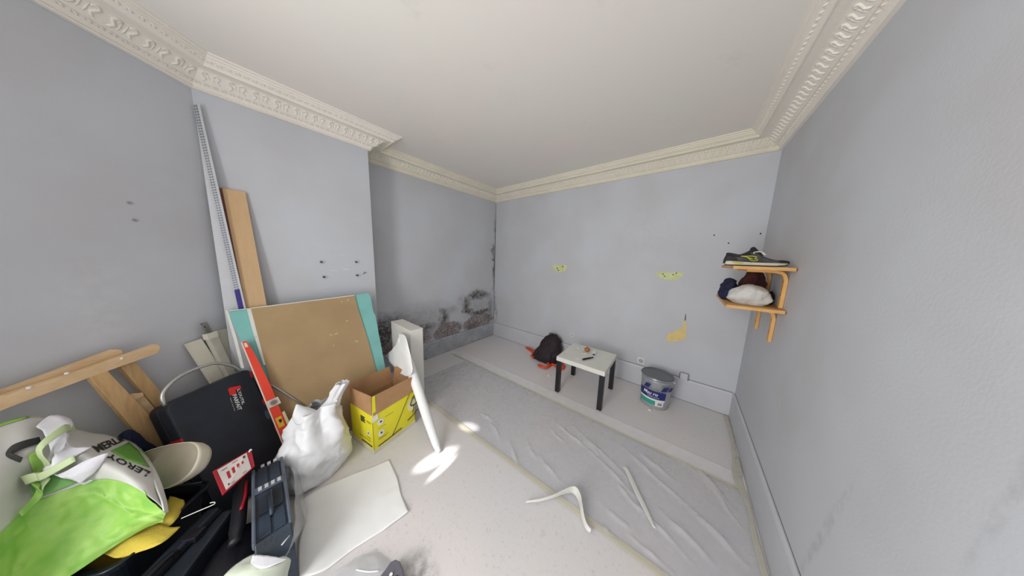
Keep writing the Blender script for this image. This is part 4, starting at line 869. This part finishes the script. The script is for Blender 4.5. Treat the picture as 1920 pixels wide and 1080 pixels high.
# ---------------------------------------------------------------- white rubble bag
m_bagw = mat('white_poly_bag', (226, 227, 229), .5, var=.02, vscale=5, bump=.12, bscale=20)
bg = empty('rubble_bag', (-1.99, .27, 0), 'full white plastic bag with twisted open neck on the floor beside the yellow box', 'bag')
c0 = Vector((-1.955, .205, 0)); exx = u_; eyy = v_
K = lambda dx, dy, z: c0+exx*dx+eyy*dy+Vector((0, 0, z))
loft('bag_body', [(K(-.02, 0, .004), exx*.18, eyy*.15), (K(-.02, 0, .05), exx*.212, eyy*.17), (K(-.01, 0, .16), exx*.205, eyy*.17), (K(.0, 0, .27), exx*.178, eyy*.15), (K(.01, .01, .37), exx*.145, eyy*.12), (K(.02, .02, .44), exx*.118, eyy*.09), (K(.03, .02, .49), exx*.10, eyy*.07)], m_bagw, bg, 140, 9, .034, 6, 12, True, False, 2.0, 5)
loft('bag_neck', [(K(.09, .01, .44), exx*.07, eyy*.05), (K(.13, .01, .49), exx*.045, eyy*.035), (K(.165, .01, .545), exx*.05, eyy*.03), (K(.19, .01, .585), exx*.035, eyy*.03)], m_bagw, bg, 36, 5, .012, 12, 5, False, False, 2.0, 7, .002)
loft('bag_ear', [(K(-.03, 0, .44), exx*.07, eyy*.05), (K(-.06, 0, .50), exx*.045, eyy*.03), (K(-.075, 0, .55), exx*.02, eyy*.015), (K(-.08, 0, .57), exx*.004, eyy*.004)], m_bagw, bg, 30, 5, .010, 12, 9)
# ---------------------------------------------------------------- sheet of paper on the floor
rows = [[Z(560, 940, .02), Z(600, 915, .018), Z(650, 893, .014), Z(700, 874, .012), Z(729, 861, .012)],
        [Z(570, 975, .02), Z(620, 950, .015), Z(665, 925, .012), Z(712, 900, .010), Z(744, 894, .010)],
        [Z(560, 1020, .015), Z(615, 995, .012), Z(670, 965, .010), Z(725, 930, .010), Z(752, 926, .010)],
        [Z(560, 1085, .010), Z(610, 1068, .010), Z(665, 1028, .008), Z(720, 993, .008), Z(766, 960, .010)]]
o = patch('paper_sheet', rows, m_paper, None, 8, .008, 5, 8, .001); tag(o, 'large flat sheet of white lining paper lying on the floor in the foreground', 'paper')
# ---------------------------------------------------------------- black crate with yellow cloths
m_crate = mat('crate_black', (20, 26, 34), .35, var=.1, vscale=8)
cA = Vector((-1.895, -.240, 0)); c1 = Vector((.79, -.613, 0)).normalized(); c2 = Vector((-c1.y*-1, -c1.x, 0)); c2 = Vector((c1.y, -c1.x, 0)); 
cL, cW, cH = .33, .29, .325
cr = empty('storage_crate', cA+c1*cL/2+c2*cW/2, 'open black plastic crate holding yellow cloths under the green shopping bag', 'crate')
def rr2(l, w_, r, ins, z, n=5):
    out = []
    for (x, y, a0) in ((r, r, 180), (l-r, r, 270), (l-r, w_-r, 0), (r, w_-r, 90)):
        for k in range(n+1):
            a = math.radians(a0+90*k/n); px_ = x+math.cos(a)*r; py_ = y+math.sin(a)*r
            px_ = ins+px_*(l-2*ins)/l; py_ = ins+py_*(w_-2*ins)/w_; out.append(cA+c1*px_+c2*py_+Vector((0, 0, z)))
    return out
lay = [rr2(cL, cW, .04, .035, .003), rr2(cL, cW, .04, .002, cH-.02), rr2(cL, cW, .04, -.010, cH-.02), rr2(cL, cW, .04, -.010, cH), rr2(cL, cW, .04, .006, cH), rr2(cL, cW, .04, .036, .012)]
vs = [p for l_ in lay for p in l_]; n = len(lay[0]); fs = []
for i in range(len(lay)-1): fs += [(i*n+k, i*n+(k+1) % n, (i+1)*n+(k+1) % n, (i+1)*n+k) for k in range(n)]
fs += [tuple(range(n)), tuple(range((len(lay)-1)*n, len(lay)*n))]
mesh('crate_body', vs, fs, m_crate, cr)
rm = mesh('crate_rim', *tube_data(rr2(cL, cW, .045, -.012, cH)+[rr2(cL, cW, .045, -.012, cH)[0]], .006, 6), m_crate, cr, True)
m_yc = mat('yellow_cloth', (214, 190, 74), .85, var=.06, vscale=12, bump=.4, bscale=40); m_yc2 = mat('ochre_cloth', (160, 128, 44), .85, var=.12, vscale=12, bump=.3, bscale=40)
def PZ(rows): return [[Z(a, b, z) for a, b, z in r] for r in rows]
o = patch('yellow_cloth', PZ([[(192, 1036, .335), (215, 1000, .34), (270, 968, .34)], [(214, 1046, .335), (245, 1008, .355), (305, 985, .34)], [(235, 1044, .32), (300, 1020, .33), (338, 988, .32)]]), m_yc, None, 5, .010, 14, 2, .004); tag(o, 'bright yellow folded cloth at the near end of the black crate', 'cloth')
o = patch('yellow_cloth', PZ([[(290, 975, .335), (310, 950, .345), (318, 930, .34)], [(300, 985, .335), (325, 962, .35), (343, 938, .335)], [(310, 992, .32), (330, 975, .33), (346, 948, .32)]]), m_yc, None, 5, .008, 16, 4, .004); tag(o, 'yellow folded cloth poking out below the tip of the green bag', 'cloth')
lf_ = rr2(cL, cW, .04, .045, .2)
o = loft('ochre_cloth', [(cA+c1*cL*.5+c2*cW*.5+Vector((0, 0, .02)), c1*.10, c2*.08), (cA+c1*cL*.5+c2*cW*.5+Vector((0, 0, .2)), c1*.12, c2*.10), (cA+c1*cL*.42+c2*cW*.45+Vector((0, 0, .29)), c1*.11, c2*.09), (cA+c1*cL*.4+c2*cW*.45+Vector((0, 0, .31)), c1*.06, c2*.04)], m_yc2, None, 40, 5, .02, 16, 4); tag(o, 'crumpled ochre cloth filling the inside of the black crate', 'cloth')
# ---------------------------------------------------------------- cream oval tub behind the crate
m_tub = mat('tub_cream', (216, 210, 190), .45, var=.04); m_tubin = mat('tub_filling', (166, 156, 138), .8, var=.06, vscale=8)
tA, tB, tC = Z(285, 862, .50), Z(352, 833, .56), Z(304, 912, .43); tn = (tB-tA).cross(tC-tA).normalized(); tn = tn if tn.dot(CO-tA) > 0 else -tn
tub = empty('oval_tub', P3(318, 875, tA, tB, tC)-tn*.05, 'tilted cream oval plastic tub with greyish inside between the green bag and tool case', 'tub')
to = [P3(a, b, tA, tB, tC) for a, b in ((258, 853), (285, 842), (315, 834), (345, 829), (362, 830), (371, 838), (373, 851), (368, 868), (357, 886), (340, 901), (322, 911), (304, 918), (282, 914), (262, 885))]
to = catmull(to+[to[0]], 4)[:-1]; tcen = sum(to, Vector())/len(to); n = len(to)
def tri(f, d): return [tcen+(p-tcen)*f-tn*d for p in to]
lay = [tri(.80, .075), tri(.93, .05), tri(1.0, .014), tri(1.0, .0), tri(.965, -.001), tri(.955, .003), tri(.95, .006)]
vs = [p for l_ in lay for p in l_]; fs = []
for i in range(len(lay)-1): fs += [(i*n+k, i*n+(k+1) % n, (i+1)*n+(k+1) % n, (i+1)*n+k) for k in range(n)]
fs.append(tuple(range(n)))
mesh('tub_wall', vs, fs, m_tub, tub, True)
prism('filling', tri(.953, .004), -tn*.006, m_tubin, tub)
# ---------------------------------------------------------------- large green and white shopping bag
m_grn = mat('bag_green', (164, 206, 102), .5, rgb2=(136, 190, 84), vscale=7, stretch=(1, 2.5, 2.5), bump=.1, bscale=12); m_wov = mat('bag_white_woven', (206, 206, 200), .55, var=.03, vscale=6, bump=.08, bscale=120); m_lgrn = mat('bag_pale_green', (196, 214, 164), .5, var=.04)
m_bstrap = mat('strap_black', (48, 50, 48), .6); m_txt = mat('bag_print_black', (30, 32, 30), .6); m_paperw = mat('crumpled_paper', (230, 230, 236), .7, var=.02, bump=.3, bscale=16)
sb = empty('shopping_bag', Z(150, 1000, .36), 'big green and white woven shopping bag lying full on the black crate', 'bag')
ridge = [(-70, 1075, .60), (0, 1000, .615), (58, 945, .625), (125, 918, .62), (195, 898, .61), (252, 914, .565), (292, 940, .50), (313, 962, .435)]
mid_ = [(-60, 1140, .49), (10, 1066, .50), (62, 1018, .505), (120, 988, .50), (186, 962, .495), (240, 954, .48), (285, 962, .445), (309, 968, .42)]
mid2 = [(-50, 1185, .42), (20, 1110, .43), (75, 1060, .43), (135, 1026, .43), (196, 1000, .43), (248, 985, .43), (288, 978, .42), (306, 974, .41)]
bot_ = [(-40, 1230, .365), (30, 1160, .365), (80, 1110, .365), (134, 1078, .365), (190, 1042, .365), (240, 1010, .37), (275, 990, .38), (303, 980, .40)]
green = patch('green_side', PZ([ridge, mid_, mid2, bot_]), m_grn, sb, 15, .016, 7, 4, .002)
me_ = green.data
for v_i in me_.vertices:
    c_ = v_i.co; s_ = (c_.x*.62+c_.y*.45+c_.z*1.5)*17+2.2*noise.noise(c_*5)
    k_ = (1-abs(math.sin(s_)))**5*.026*(0.4+.6*abs(noise.noise(c_*4+Vector((3, 1, 2))))*2)
    v_i.co = c_+(CO-c_).normalized()*k_
def W_(px, py, off): return L(px, py, off)
far = [W_(-60, 812, .10), W_(0, 795, .10), W_(50, 781, .10), W_(104, 786, .11), W_(150, 806, .12), W_(215, 819, .13), W_(256, 836, .16), Z(280, 862, .52)]
mw1 = [Z(-70, 900, .80), Z(0, 855, .815), Z(55, 845, .80), Z(105, 840, .765), Z(160, 850, .725), Z(212, 852, .665), Z(262, 868, .60), Z(297, 895, .52)]
mw2 = [Z(-70, 990, .70), Z(0, 930, .72), Z(58, 895, .69), Z(115, 880, .685), Z(180, 876, .665), Z(235, 884, .62), Z(280, 905, .55), Z(308, 932, .475)]
rg = [Z(a, b, z) for a, b, z in ridge]
white = patch('white_top', [far, mw1, mw2, rg], m_wov, sb, 7, .006, 5, 7, .002)
# closed underside and back so the bag has a body
backr = [W_(-60, 812, .10), W_(0, 795, .10), W_(50, 781, .10), W_(104, 786, .11), W_(150, 806, .12), W_(215, 819, .13), W_(256, 836, .16), Z(280, 862, .52)]
backb = [Vector((p.x, p.y, .385))-NV*.06 for p in backr]; bb_ = [Z(a, b, z)+Vector((-.012, -.004, -.002)) for a, b, z in bot_]
patch('bag_back', [backr, [a.lerp(b, .5) for a, b in zip(backr, backb)], backb, [a.lerp(b, .5)+Vector((0, 0, -.004)) for a, b in zip(backb, bb_)], bb_], m_grn, sb, 4, .004, 6, 9, .002)
patch('side_seam', [[Z(280, 862, .535), Z(298, 895, .53), Z(310, 932, .482), Z(315, 960, .437)], [Z(272, 868, .55), Z(288, 902, .54), Z(302, 938, .492), Z(308, 966, .440)]], m_wov, sb, 5, .002, 8, 3, .004)
def bvh(o):
    dg = bpy.context.evaluated_depsgraph_get(); me = o.data; return BVHTree.FromPolygons([v.co.copy() for v in me.vertices], [tuple(p.vertices) for p in me.polygons])
B1, B2 = bvh(white), bvh(green)
cre = []
for (a, b, h_, w_) in (((0, 1027), (68, 979), .010, .008), ((24, 1041), (163, 985), .010, .009), ((30, 1074), (62, 1028), .008, .008), ((128, 946), (104, 990), .008, .01), ((163, 985), (250, 935), .007, .008), ((70, 1000), (135, 955), .008, .008),
                       ((60, 1075), (190, 1010), .011, .009), ((190, 1010), (285, 958), .009, .008), ((150, 920), (190, 960), .006, .009), ((225, 915), (248, 955), .007, .008), ((100, 1085), (230, 1005), .008, .008), ((205, 905), (215, 940), .006, .007), ((10, 1075), (90, 1040), .009, .009)):
    ha, hb2 = B2.ray_cast(CO, ray(*a).normalized()), B2.ray_cast(CO, ray(*b).normalized())
    if ha[0] is not None and hb2[0] is not None: cre.append((ha[0], hb2[0], h_, w_))
for v_i in green.data.vertices:
    for a, b, h_, w_ in cre:
        ab = b-a; t = max(0, min(1, (v_i.co-a).dot(ab)/ab.length_squared)); q_ = v_i.co-(a+ab*t)+(CO-v_i.co).normalized()*0
        off_ = q_.length+.004*noise.noise(v_i.co*30)
        if off_ < 3*w_: v_i.co = v_i.co+(CO-v_i.co).normalized()*h_*math.sin(math.pi*min(max(t, .05), .95))*math.exp(-(off_/w_)**2)
B2 = bvh(green)
def onb(px, py, d, trees=(B1, B2)):
    r_ = ray(px, py).normalized(); best = None
    for t in trees:
        h_ = t.ray_cast(CO, r_)
        if h_[0] is not None and (best is None or h_[3] < best[3]): best = h_
    if best is None: return onb(px-(1 if px > 280 else 0), py+2, d, trees) if py < 1100 else Z(px, py, .5)
    nn_ = best[1] if best[1].dot(r_) < 0 else -best[1]; return best[0]+nn_*d
def bagtext(s, p00, p10, p11, p01):
    v, f = text_data(s, True)
    def fn(a, b):
        x = p00[0]*(1-a)*(1-b)+p10[0]*a*(1-b)+p11[0]*a*b+p01[0]*(1-a)*b; y = p00[1]*(1-a)*(1-b)+p10[1]*a*(1-b)+p11[1]*a*b+p01[1]*(1-a)*b
        return onb(x, y, .0035)
    mesh('bag_lettering', [fn(a, b) for a, b in v], f, m_txt, sb)
bagtext('MERLIN', (183, 850), (241, 823), (233, 814), (170, 838))
bagtext('LEROY', (281, 886), (202, 850), (196, 858), (272, 895))
def bagpoly(name, px, m, d=.003, par=None):
    n = len(px); cx = sum(p[0] for p in px)/n; cy = sum(p[1] for p in px)/n; vs = [onb(cx, cy, d)]; R_ = 4; 
    per_ = []
    for i in range(n):
        a = px[i]; b = px[(i+1) % n]
        for k in range(4): t = k/4; per_.append((a[0]+(b[0]-a[0])*t, a[1]+(b[1]-a[1])*t))
    N_ = len(per_); fs = []
    for r_ in range(1, R_+1):
        for p in per_: vs.append(onb(cx+(p[0]-cx)*r_/R_, cy+(p[1]-cy)*r_/R_, d))
    for k in range(N_): fs.append((0, 1+k, 1+(k+1) % N_))
    for r_ in range(R_-1):
        for k in range(N_): fs.append((1+r_*N_+k, 1+(r_+1)*N_+k, 1+(r_+1)*N_+(k+1) % N_, 1+r_*N_+(k+1) % N_))
    o = mesh(name, vs, fs, m, par or sb, True); md = o.modifiers.new('thickness', 'SOLIDIFY'); md.thickness = .0012; return o
bagpoly('triangle_emblem', [(206, 846), (240, 830), (258, 845), (279, 877), (233, 862)], mat('emblem_green', (112, 172, 72), .5))
bagpoly('green_hem', [(-50, 812), (0, 793), (48, 779.5), (53, 784), (0, 801), (-50, 822)], mat('hem_green', (150, 196, 90), .5), .004)
bagpoly('green_lining', [(50, 855), (68, 842), (76, 862), (94, 876), (60, 896)], m_grn, .006)
bagpoly('green_hollow', [(52, 905), (100, 890), (150, 903), (110, 920), (60, 940), (48, 925)], mat('lining_green', (120, 176, 96), .6), .008)
def bstrap(name, px, wd, m):
    """flat webbing lying on the bag: px = (x, y, lift), wd = half-widths in px"""
    rows = []
    for i, (a, b, d_) in enumerate(px):
        p, q_ = px[max(i-1, 0)], px[min(i+1, len(px)-1)]; dx, dy = q_[0]-p[0], q_[1]-p[1]; l_ = math.hypot(dx, dy) or 1; h_ = wd[i]
        c = onb(a, b, d_); e_ = Rr*(-dy/l_)+Ur*(-dx/l_); k_ = (c-CO).dot(Fv)/FPX
        rows.append([c+e_*h_*k_, c-e_*h_*k_])
    patch(name, rows, m, sb, 5, .0015, 20, 3, .0025)
bstrap('black_strap', [(66, 830, .012), (42, 838, .016), (24, 848, .018), (14, 858, .016), (30, 866, .012)], [6, 7, 7, 6, 5], m_bstrap)
bstrap('bag_handle', [(120, 815, .03), (98, 823, .05), (72, 830, .06), (54, 848, .05), (48, 872, .045), (55, 896, .04)], [6, 6.5, 7, 6, 5.5, 5], m_lgrn)
bstrap('bag_handle', [(156, 858, .035), (130, 868, .06), (104, 876, .065), (84, 890, .06), (62, 910, .05), (54, 930, .03), (74, 936, .015)], [6, 7, 8, 9, 9, 8, 6], m_lgrn)
bstrap('strap_knot', [(90, 905, .03), (76, 918, .045), (70, 932, .03), (50, 950, .02), (20, 972, .015)], [4, 9, 8, 7, 5], m_grn)
def pap(name, pts, d0, seed, amp=.010):
    rows = []
    for r_ in pts: rows.append([onb(a, b, d) for a, b, d in r_])
    patch(name, rows, m_paperw, sb, 6, amp, 16, seed, .001)
pap('crumpled_paper', [[(55, 808, .02), (75, 789, .025), (100, 790, .03), (122, 808, .02)], [(60, 825, .03), (80, 812, .05), (102, 818, .05), (118, 822, .03)], [(75, 850, .03), (95, 845, .05), (118, 842, .045), (132, 842, .02)], [(98, 872, .02), (115, 868, .05), (142, 860, .045), (160, 848, .02)]], .03, 3)
pap('crumpled_paper', [[(108, 880, .02), (128, 876, .045), (150, 868, .045), (166, 862, .02)], [(120, 890, .02), (140, 888, .05), (162, 878, .05), (188, 862, .03)], [(140, 900, .015), (155, 904, .03), (170, 896, .03), (178, 888, .015)]], .03, 6)
pap('paper_tag', [[(148, 898, .016), (158, 904, .02), (178, 895, .016)], [(150, 905, .012), (160, 908, .014), (180, 898, .010)]], .02, 8, .002)
for k, (a, b, c_, d_) in enumerate(((10, 1040, 150, 965), (40, 1058, 190, 985), (-10, 1010, 110, 945), (60, 1068, 215, 1000), (120, 940, 215, 915))):
    pass
# dark blue cloth and net behind the bag, on the tub side
o = loft('clothing', [(L(228, 830, .10), Vector((.03, .03, 0)), Vector((0, 0, .02))), (L(245, 828, .12), DV*.02, Vector((0, 0, .07))), (L(268, 842, .13), DV*.02, Vector((0, 0, .06))), (L(285, 850, .13), DV*.02, Vector((0, 0, .03)))], m_navyc, None, 24, 4, .014, 16, 9); tag(o, 'dark violet-blue bundle of cloth behind the shopping bag by the trestle leg', 'cloth')
# ---------------------------------------------------------------- long black case, bit set, power tool case
m_long = mat('long_case_black', (40, 46, 56), .4, var=.3, vscale=5, bump=.15, bscale=30)
lA_ = cA-c2*.035+c1*.06; lcv = -c2
lc = empty('long_case', lA_+c1*.28, 'long scuffed black tool case standing beside the crate in the foreground', 'case')
def cs_(name, O, ex_, ey_, z0, z1, m, par, bev=.01, shr=0): return obox(name, O+Vector((0, 0, z0)), ex_, ey_, (0, 0, z1-z0), m, par, bev)
cs_('case_shell', lA_, c1*.56, lcv*.058, .004, .235, m_long, lc, .015); prism('case_shell', [lA_+lcv*.062+Vector((0,0,.004)), lA_+lcv*.11+Vector((0,0,.004)), lA_+c1*.56+lcv*.21+Vector((0,0,.004)), lA_+c1*.56+lcv*.062+Vector((0,0,.004))], (0, 0, .205), m_long, lc, .015)
cs_('case_seam', lA_+lcv*.055+c1*.005, c1*.55, lcv*.010, .02, .215, m_blk, lc, .001)
hb_ = lA_+lcv*.06+c1*.28
tube('case_handle', [hb_-c1*.09+Vector((0, 0, .215)), hb_-c1*.075+Vector((0, 0, .25)), hb_+Vector((0, 0, .256)), hb_+c1*.075+Vector((0, 0, .25)), hb_+c1*.09+Vector((0, 0, .215))], .011, m_blk, lc, 8, 4)
for t in (.10, .42): obox('latch', lA_+c1*t+lcv*.035+Vector((0, 0, .215)), c1*.05, lcv*.05, (0, 0, .026), m_case2, lc, .003)
m_pcs = mat('power_case_blue', (44, 58, 74), .5, var=.35, vscale=6, bump=.25, bscale=40); m_pedge = mat('power_case_edge', (88, 98, 112), .5, var=.15, vscale=10)
pO = Vector((-1.915, -.090, 0)); pe = Vector((1, -.01, 0)).normalized(); pf = Vector((.01, 1, 0)).normalized(); PL, PW, PH = .62, .120, .285
pc = empty('power_tool_case', pO+pe*PL/2+pf*PW/2, 'dusty blue-grey ribbed power tool case standing on edge in the foreground', 'case')
def prof(u0, u1, v0, v1, z0, z1, m, name, bev=.006): return obox(name, pO+pe*u0+pf*v0+Vector((0, 0, z0)), pe*(u1-u0), pf*(v1-v0), (0, 0, z1-z0), m, pc, bev)
prism('case_body', [pO+pe*a+Vector((0, 0, b)) for a, b in ((.02, .004), (PL-.02, .004), (PL, .03), (PL, PH-.08), (PL-.07, PH-.004), (.05, PH-.004), (0, PH-.05), (0, .03))], pf*PW, m_pcs, pc, .006)
for (a, b) in ((.05, .20), (.26, .40), (.42, .54)):
    prof(a, b, .018, .055, PH-.006, PH+.003, m_pcs, 'top_rib', .003); prof(a, b, .065, .103, PH-.006, PH+.003, m_pcs, 'top_rib', .003)
prof(.03, PL-.07, -.006, .008, PH-.03, PH+.004, m_pedge, 'edge_strip'); prof(.03, PL-.07, PW-.010, PW+.004, PH-.03, PH+.004, m_pedge, 'edge_strip')
prof(.205, .250, .004, PW-.004, PH-.004, PH+.007, m_pedge, 'catch', .003)
for k in range(4): prof(.212, .240, .018+k*.024, .032+k*.024, PH+.006, PH+.010, mat('catch_light', (196, 198, 200), .4), 'catch_tab', .001)
for k in range(3): prof(.008+.0, .030, .03+k*.026, .045+k*.026, PH-.028, PH-.006, mat('catch_light', (196, 198, 200), .4), 'end_tab', .001)
tube('case_handle', [pO+pe*a+pf*PW/2+Vector((0, 0, z)) for a, z in ((.28, PH), (.30, PH+.018), (.36, PH+.022), (.42, PH+.018), (.44, PH))], .009, m_pcs, pc, 8, 4)
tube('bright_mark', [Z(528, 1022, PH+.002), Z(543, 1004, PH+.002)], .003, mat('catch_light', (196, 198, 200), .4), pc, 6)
# clear wrap hanging beside the case
m_clear = film('clear_wrap', (214, 218, 222), .28, .12)
o = patch('clear_wrap', [[Z(548, 875, .27), Z(552, 930, .27), Z(551, 1000, .27), Z(535, 1045, .26)], [Z(560, 885, .16), Z(566, 935, .16), Z(566, 985, .16), Z(545, 1030, .16)], [Z(556, 900, .05), Z(572, 935, .04), Z(574, 975, .04), Z(548, 1020, .04)]], m_clear, None, 5, .012, 12, 3, .0005); tag(o, 'crumpled clear plastic wrap hanging down beside the power tool case', 'plastic wrap')
# red and white bit set
m_bitw = mat('bit_white', (206, 198, 192), .45, var=.03)
q00, q10, q11, q01 = Z(398, 884, .405), Z(471, 842, .415), Z(478, 874, .335), Z(417, 929, .315)
n_b = (q10-q00).cross(q01-q00).normalized(); n_b = n_b if n_b.dot(CO-q00) > 0 else -n_b
bs = empty('bit_set', (q00+q10+q11+q01)/4-n_b*.02, 'flat red and white packet of screwdriver bits leaning on the tool case', 'bit set')
prism('packet_body', [q00, q10, q11, q01], -n_b*.018, m_red, bs, .002)
bq = bil(q00, q10, q11, q01, n_b*.001)
prism('white_card', [bq(.10, .06), bq(.86, .06), bq(.88, .96), bq(.12, .94)], n_b*.0015, m_bitw, bs)
bq2 = bil(q00, q10, q11, q01, n_b*.006)
for k, (a, b_, ww, hh) in enumerate(((.26, .50, .07, .30), (.40, .46, .07, .26), (.54, .42, .07, .20), (.67, .40, .05, .12))): prism('bit_window', [bq2(a, b_-hh/2), bq2(a+ww, b_-hh/2), bq2(a+ww, b_+hh/2), bq2(a, b_+hh/2)], n_b*.0012, m_red, bs)
for (a, b_, ww, hh) in ((.74, .14, .06, .12), (.20, .80, .04, .06)): prism('card_print', [bq2(a, b_), bq2(a+ww, b_), bq2(a+ww, b_+hh), bq2(a, b_+hh)], n_b*.0008, m_prt, bs)
for (a0, a1_, b_) in ((.18, .32, .18), (.46, .60, .14), (.28, .38, .88), (.62, .74, .86)): prism('card_print', [bq2(a0, b_), bq2(a1_, b_), bq2(a1_, b_+.02), bq2(a0, b_+.02)], n_b*.0008, m_prt, bs)
tube('hang_hook', [bq2(.93, .12), bq2(.97, .02), bq2(1.0, .10)], .004, m_lw, bs, 6, 3)
# bent white wire on the crate edge
o = tube('bent_wire', [Z(340, 972, .335), Z(370, 959, .338), Z(396, 948, .342), Z(403, 944, .342), Z(401, 941.5, .342), Z(394, 943, .342)], .0022, m_white, None, 6, 3); tag(o, 'thin white bent wire lying across the edge of the black crate', 'wire')
# dark hand tool with red trim between cases
dk = empty('power_drill', Z(455, 960, .1), 'dark power tool with a red trim wedged between the two black cases', 'tool')
dk.location.z = .0
d0 = Z(462, 925, .20); 
tube('tool_body', [Z(452, 905, .21), Z(450, 945, .21), Z(446, 985, .2), Z(440, 1020, .19)], [.024, .028, .028, .022], m_case2, dk, 12, 4)
tube('red_trim', [Z(462, 902, .235), Z(460, 930, .235), Z(452, 955, .235)], .007, m_red, dk, 8, 3)
tube('tool_grip', [Z(446, 985, .19), Z(446, 1000, .10), Z(446, 1010, .012)], [.022, .02, .018], m_case2, dk, 10, 3)
o = loft('tool_pouch', [(Vector((-1.45, -.225, .004)), Vector((.27, -.10, 0)), Vector((.03, .095, 0))), (Vector((-1.45, -.225, .05)), Vector((.28, -.11, 0)), Vector((.04, .10, 0))), (Vector((-1.45, -.225, .12)), Vector((.24, -.09, 0)), Vector((.03, .085, 0))), (Vector((-1.45, -.225, .15)), Vector((.14, -.05, 0)), Vector((.02, .04, 0)))], m_case2, None, 48, 6, .025, 10, 13); tag(o, 'soft black fabric tool pouch between the long black case and the blue-grey case', 'pouch')
# dark tool bag filling the lower left corner
o = loft('tool_bag', [(Vector((-1.46, -.63, .004)), c1*.15, c2*.12), (Vector((-1.46, -.63, .06)), c1*.17, c2*.14), (Vector((-1.46, -.63, .17)), c1*.16, c2*.13), (Vector((-1.46, -.63, .23)), c1*.11, c2*.08), (Vector((-1.46, -.63, .25)), c1*.04, c2*.03)], m_case2, None, 40, 5, .02, 10, 3); tag(o, 'soft black tool bag under the near end of the green shopping bag', 'bag')
# small pale bag at the bottom edge, clear packet and grey tool part
o = patch('small_bag', [[Z(415, 1085, .22), Z(432, 1068, .23), Z(455, 1048, .235), Z(478, 1037, .24)], [Z(440, 1110, .24), Z(455, 1080, .255), Z(480, 1058, .262), Z(505, 1042, .25)], [Z(480, 1140, .25), Z(495, 1090, .258), Z(520, 1062, .255), Z(540, 1048, .235)], [Z(520, 1160, .2), Z(530, 1110, .2), Z(540, 1080, .2), Z(543, 1056, .21)]], mat('pale_green_bag', (204, 212, 196), .5, var=.05, vscale=12), None, 6, .012, 12, 4, .002); tag(o, 'small crumpled whitish green bag at the very bottom beside the blue-grey case', 'bag')
patch('torn_flap', [[Z(474, 1040, .262), Z(500, 1041, .268), Z(538, 1047, .258)], [Z(470, 1055, .268), Z(490, 1066, .272), Z(530, 1052, .262)]], m_paperw, o, 5, .006, 14, 5, .001)
pk_ = patch('clear_packet', [[Z(600, 1100, .03), Z(640, 1062, .03), Z(680, 1040, .022), Z(704, 1030, .012)], [Z(640, 1120, .05), Z(668, 1078, .05), Z(700, 1055, .04), Z(720, 1040, .012)], [Z(690, 1140, .04), Z(705, 1095, .045), Z(725, 1065, .04), Z(735, 1052, .012)]], m_clear, None, 6, .010, 16, 8, .0008); tag(pk_, 'crumpled clear plastic packet on the floor at the bottom edge', 'packet')
tube('packet_fold', [Z(668, 1068, .055), Z(690, 1072, .058), Z(712, 1070, .05)], .003, m_lw, pk_, 6, 3)
gt = empty('grey_tool', Z(735, 1080, 0), 'grey violet plastic tool body at the bottom edge beside the clear packet', 'tool')
prism('tool_shell', [Z(a, b, .05) for a, b in ((700, 1095), (722, 1068), (732, 1053), (742, 1048), (750, 1052), (756, 1068), (764, 1100), (768, 1130), (700, 1130))], (0, 0, -.045), mat('grey_violet', (104, 102, 112), .5, var=.08), gt, .005)
prism('tool_grille', [Z(a, b, .053) for a, b in ((728, 1085), (746, 1078), (752, 1100), (730, 1110))], (0, 0, -.003), m_blk, gt, .001)
ldk = Z(733, 1078, .054); prism('tool_disc', [ldk+Vector((.008*math.cos(k*.785), .008*math.sin(k*.785), 0)) for k in range(8)], (0, 0, .003), m_lw, gt)
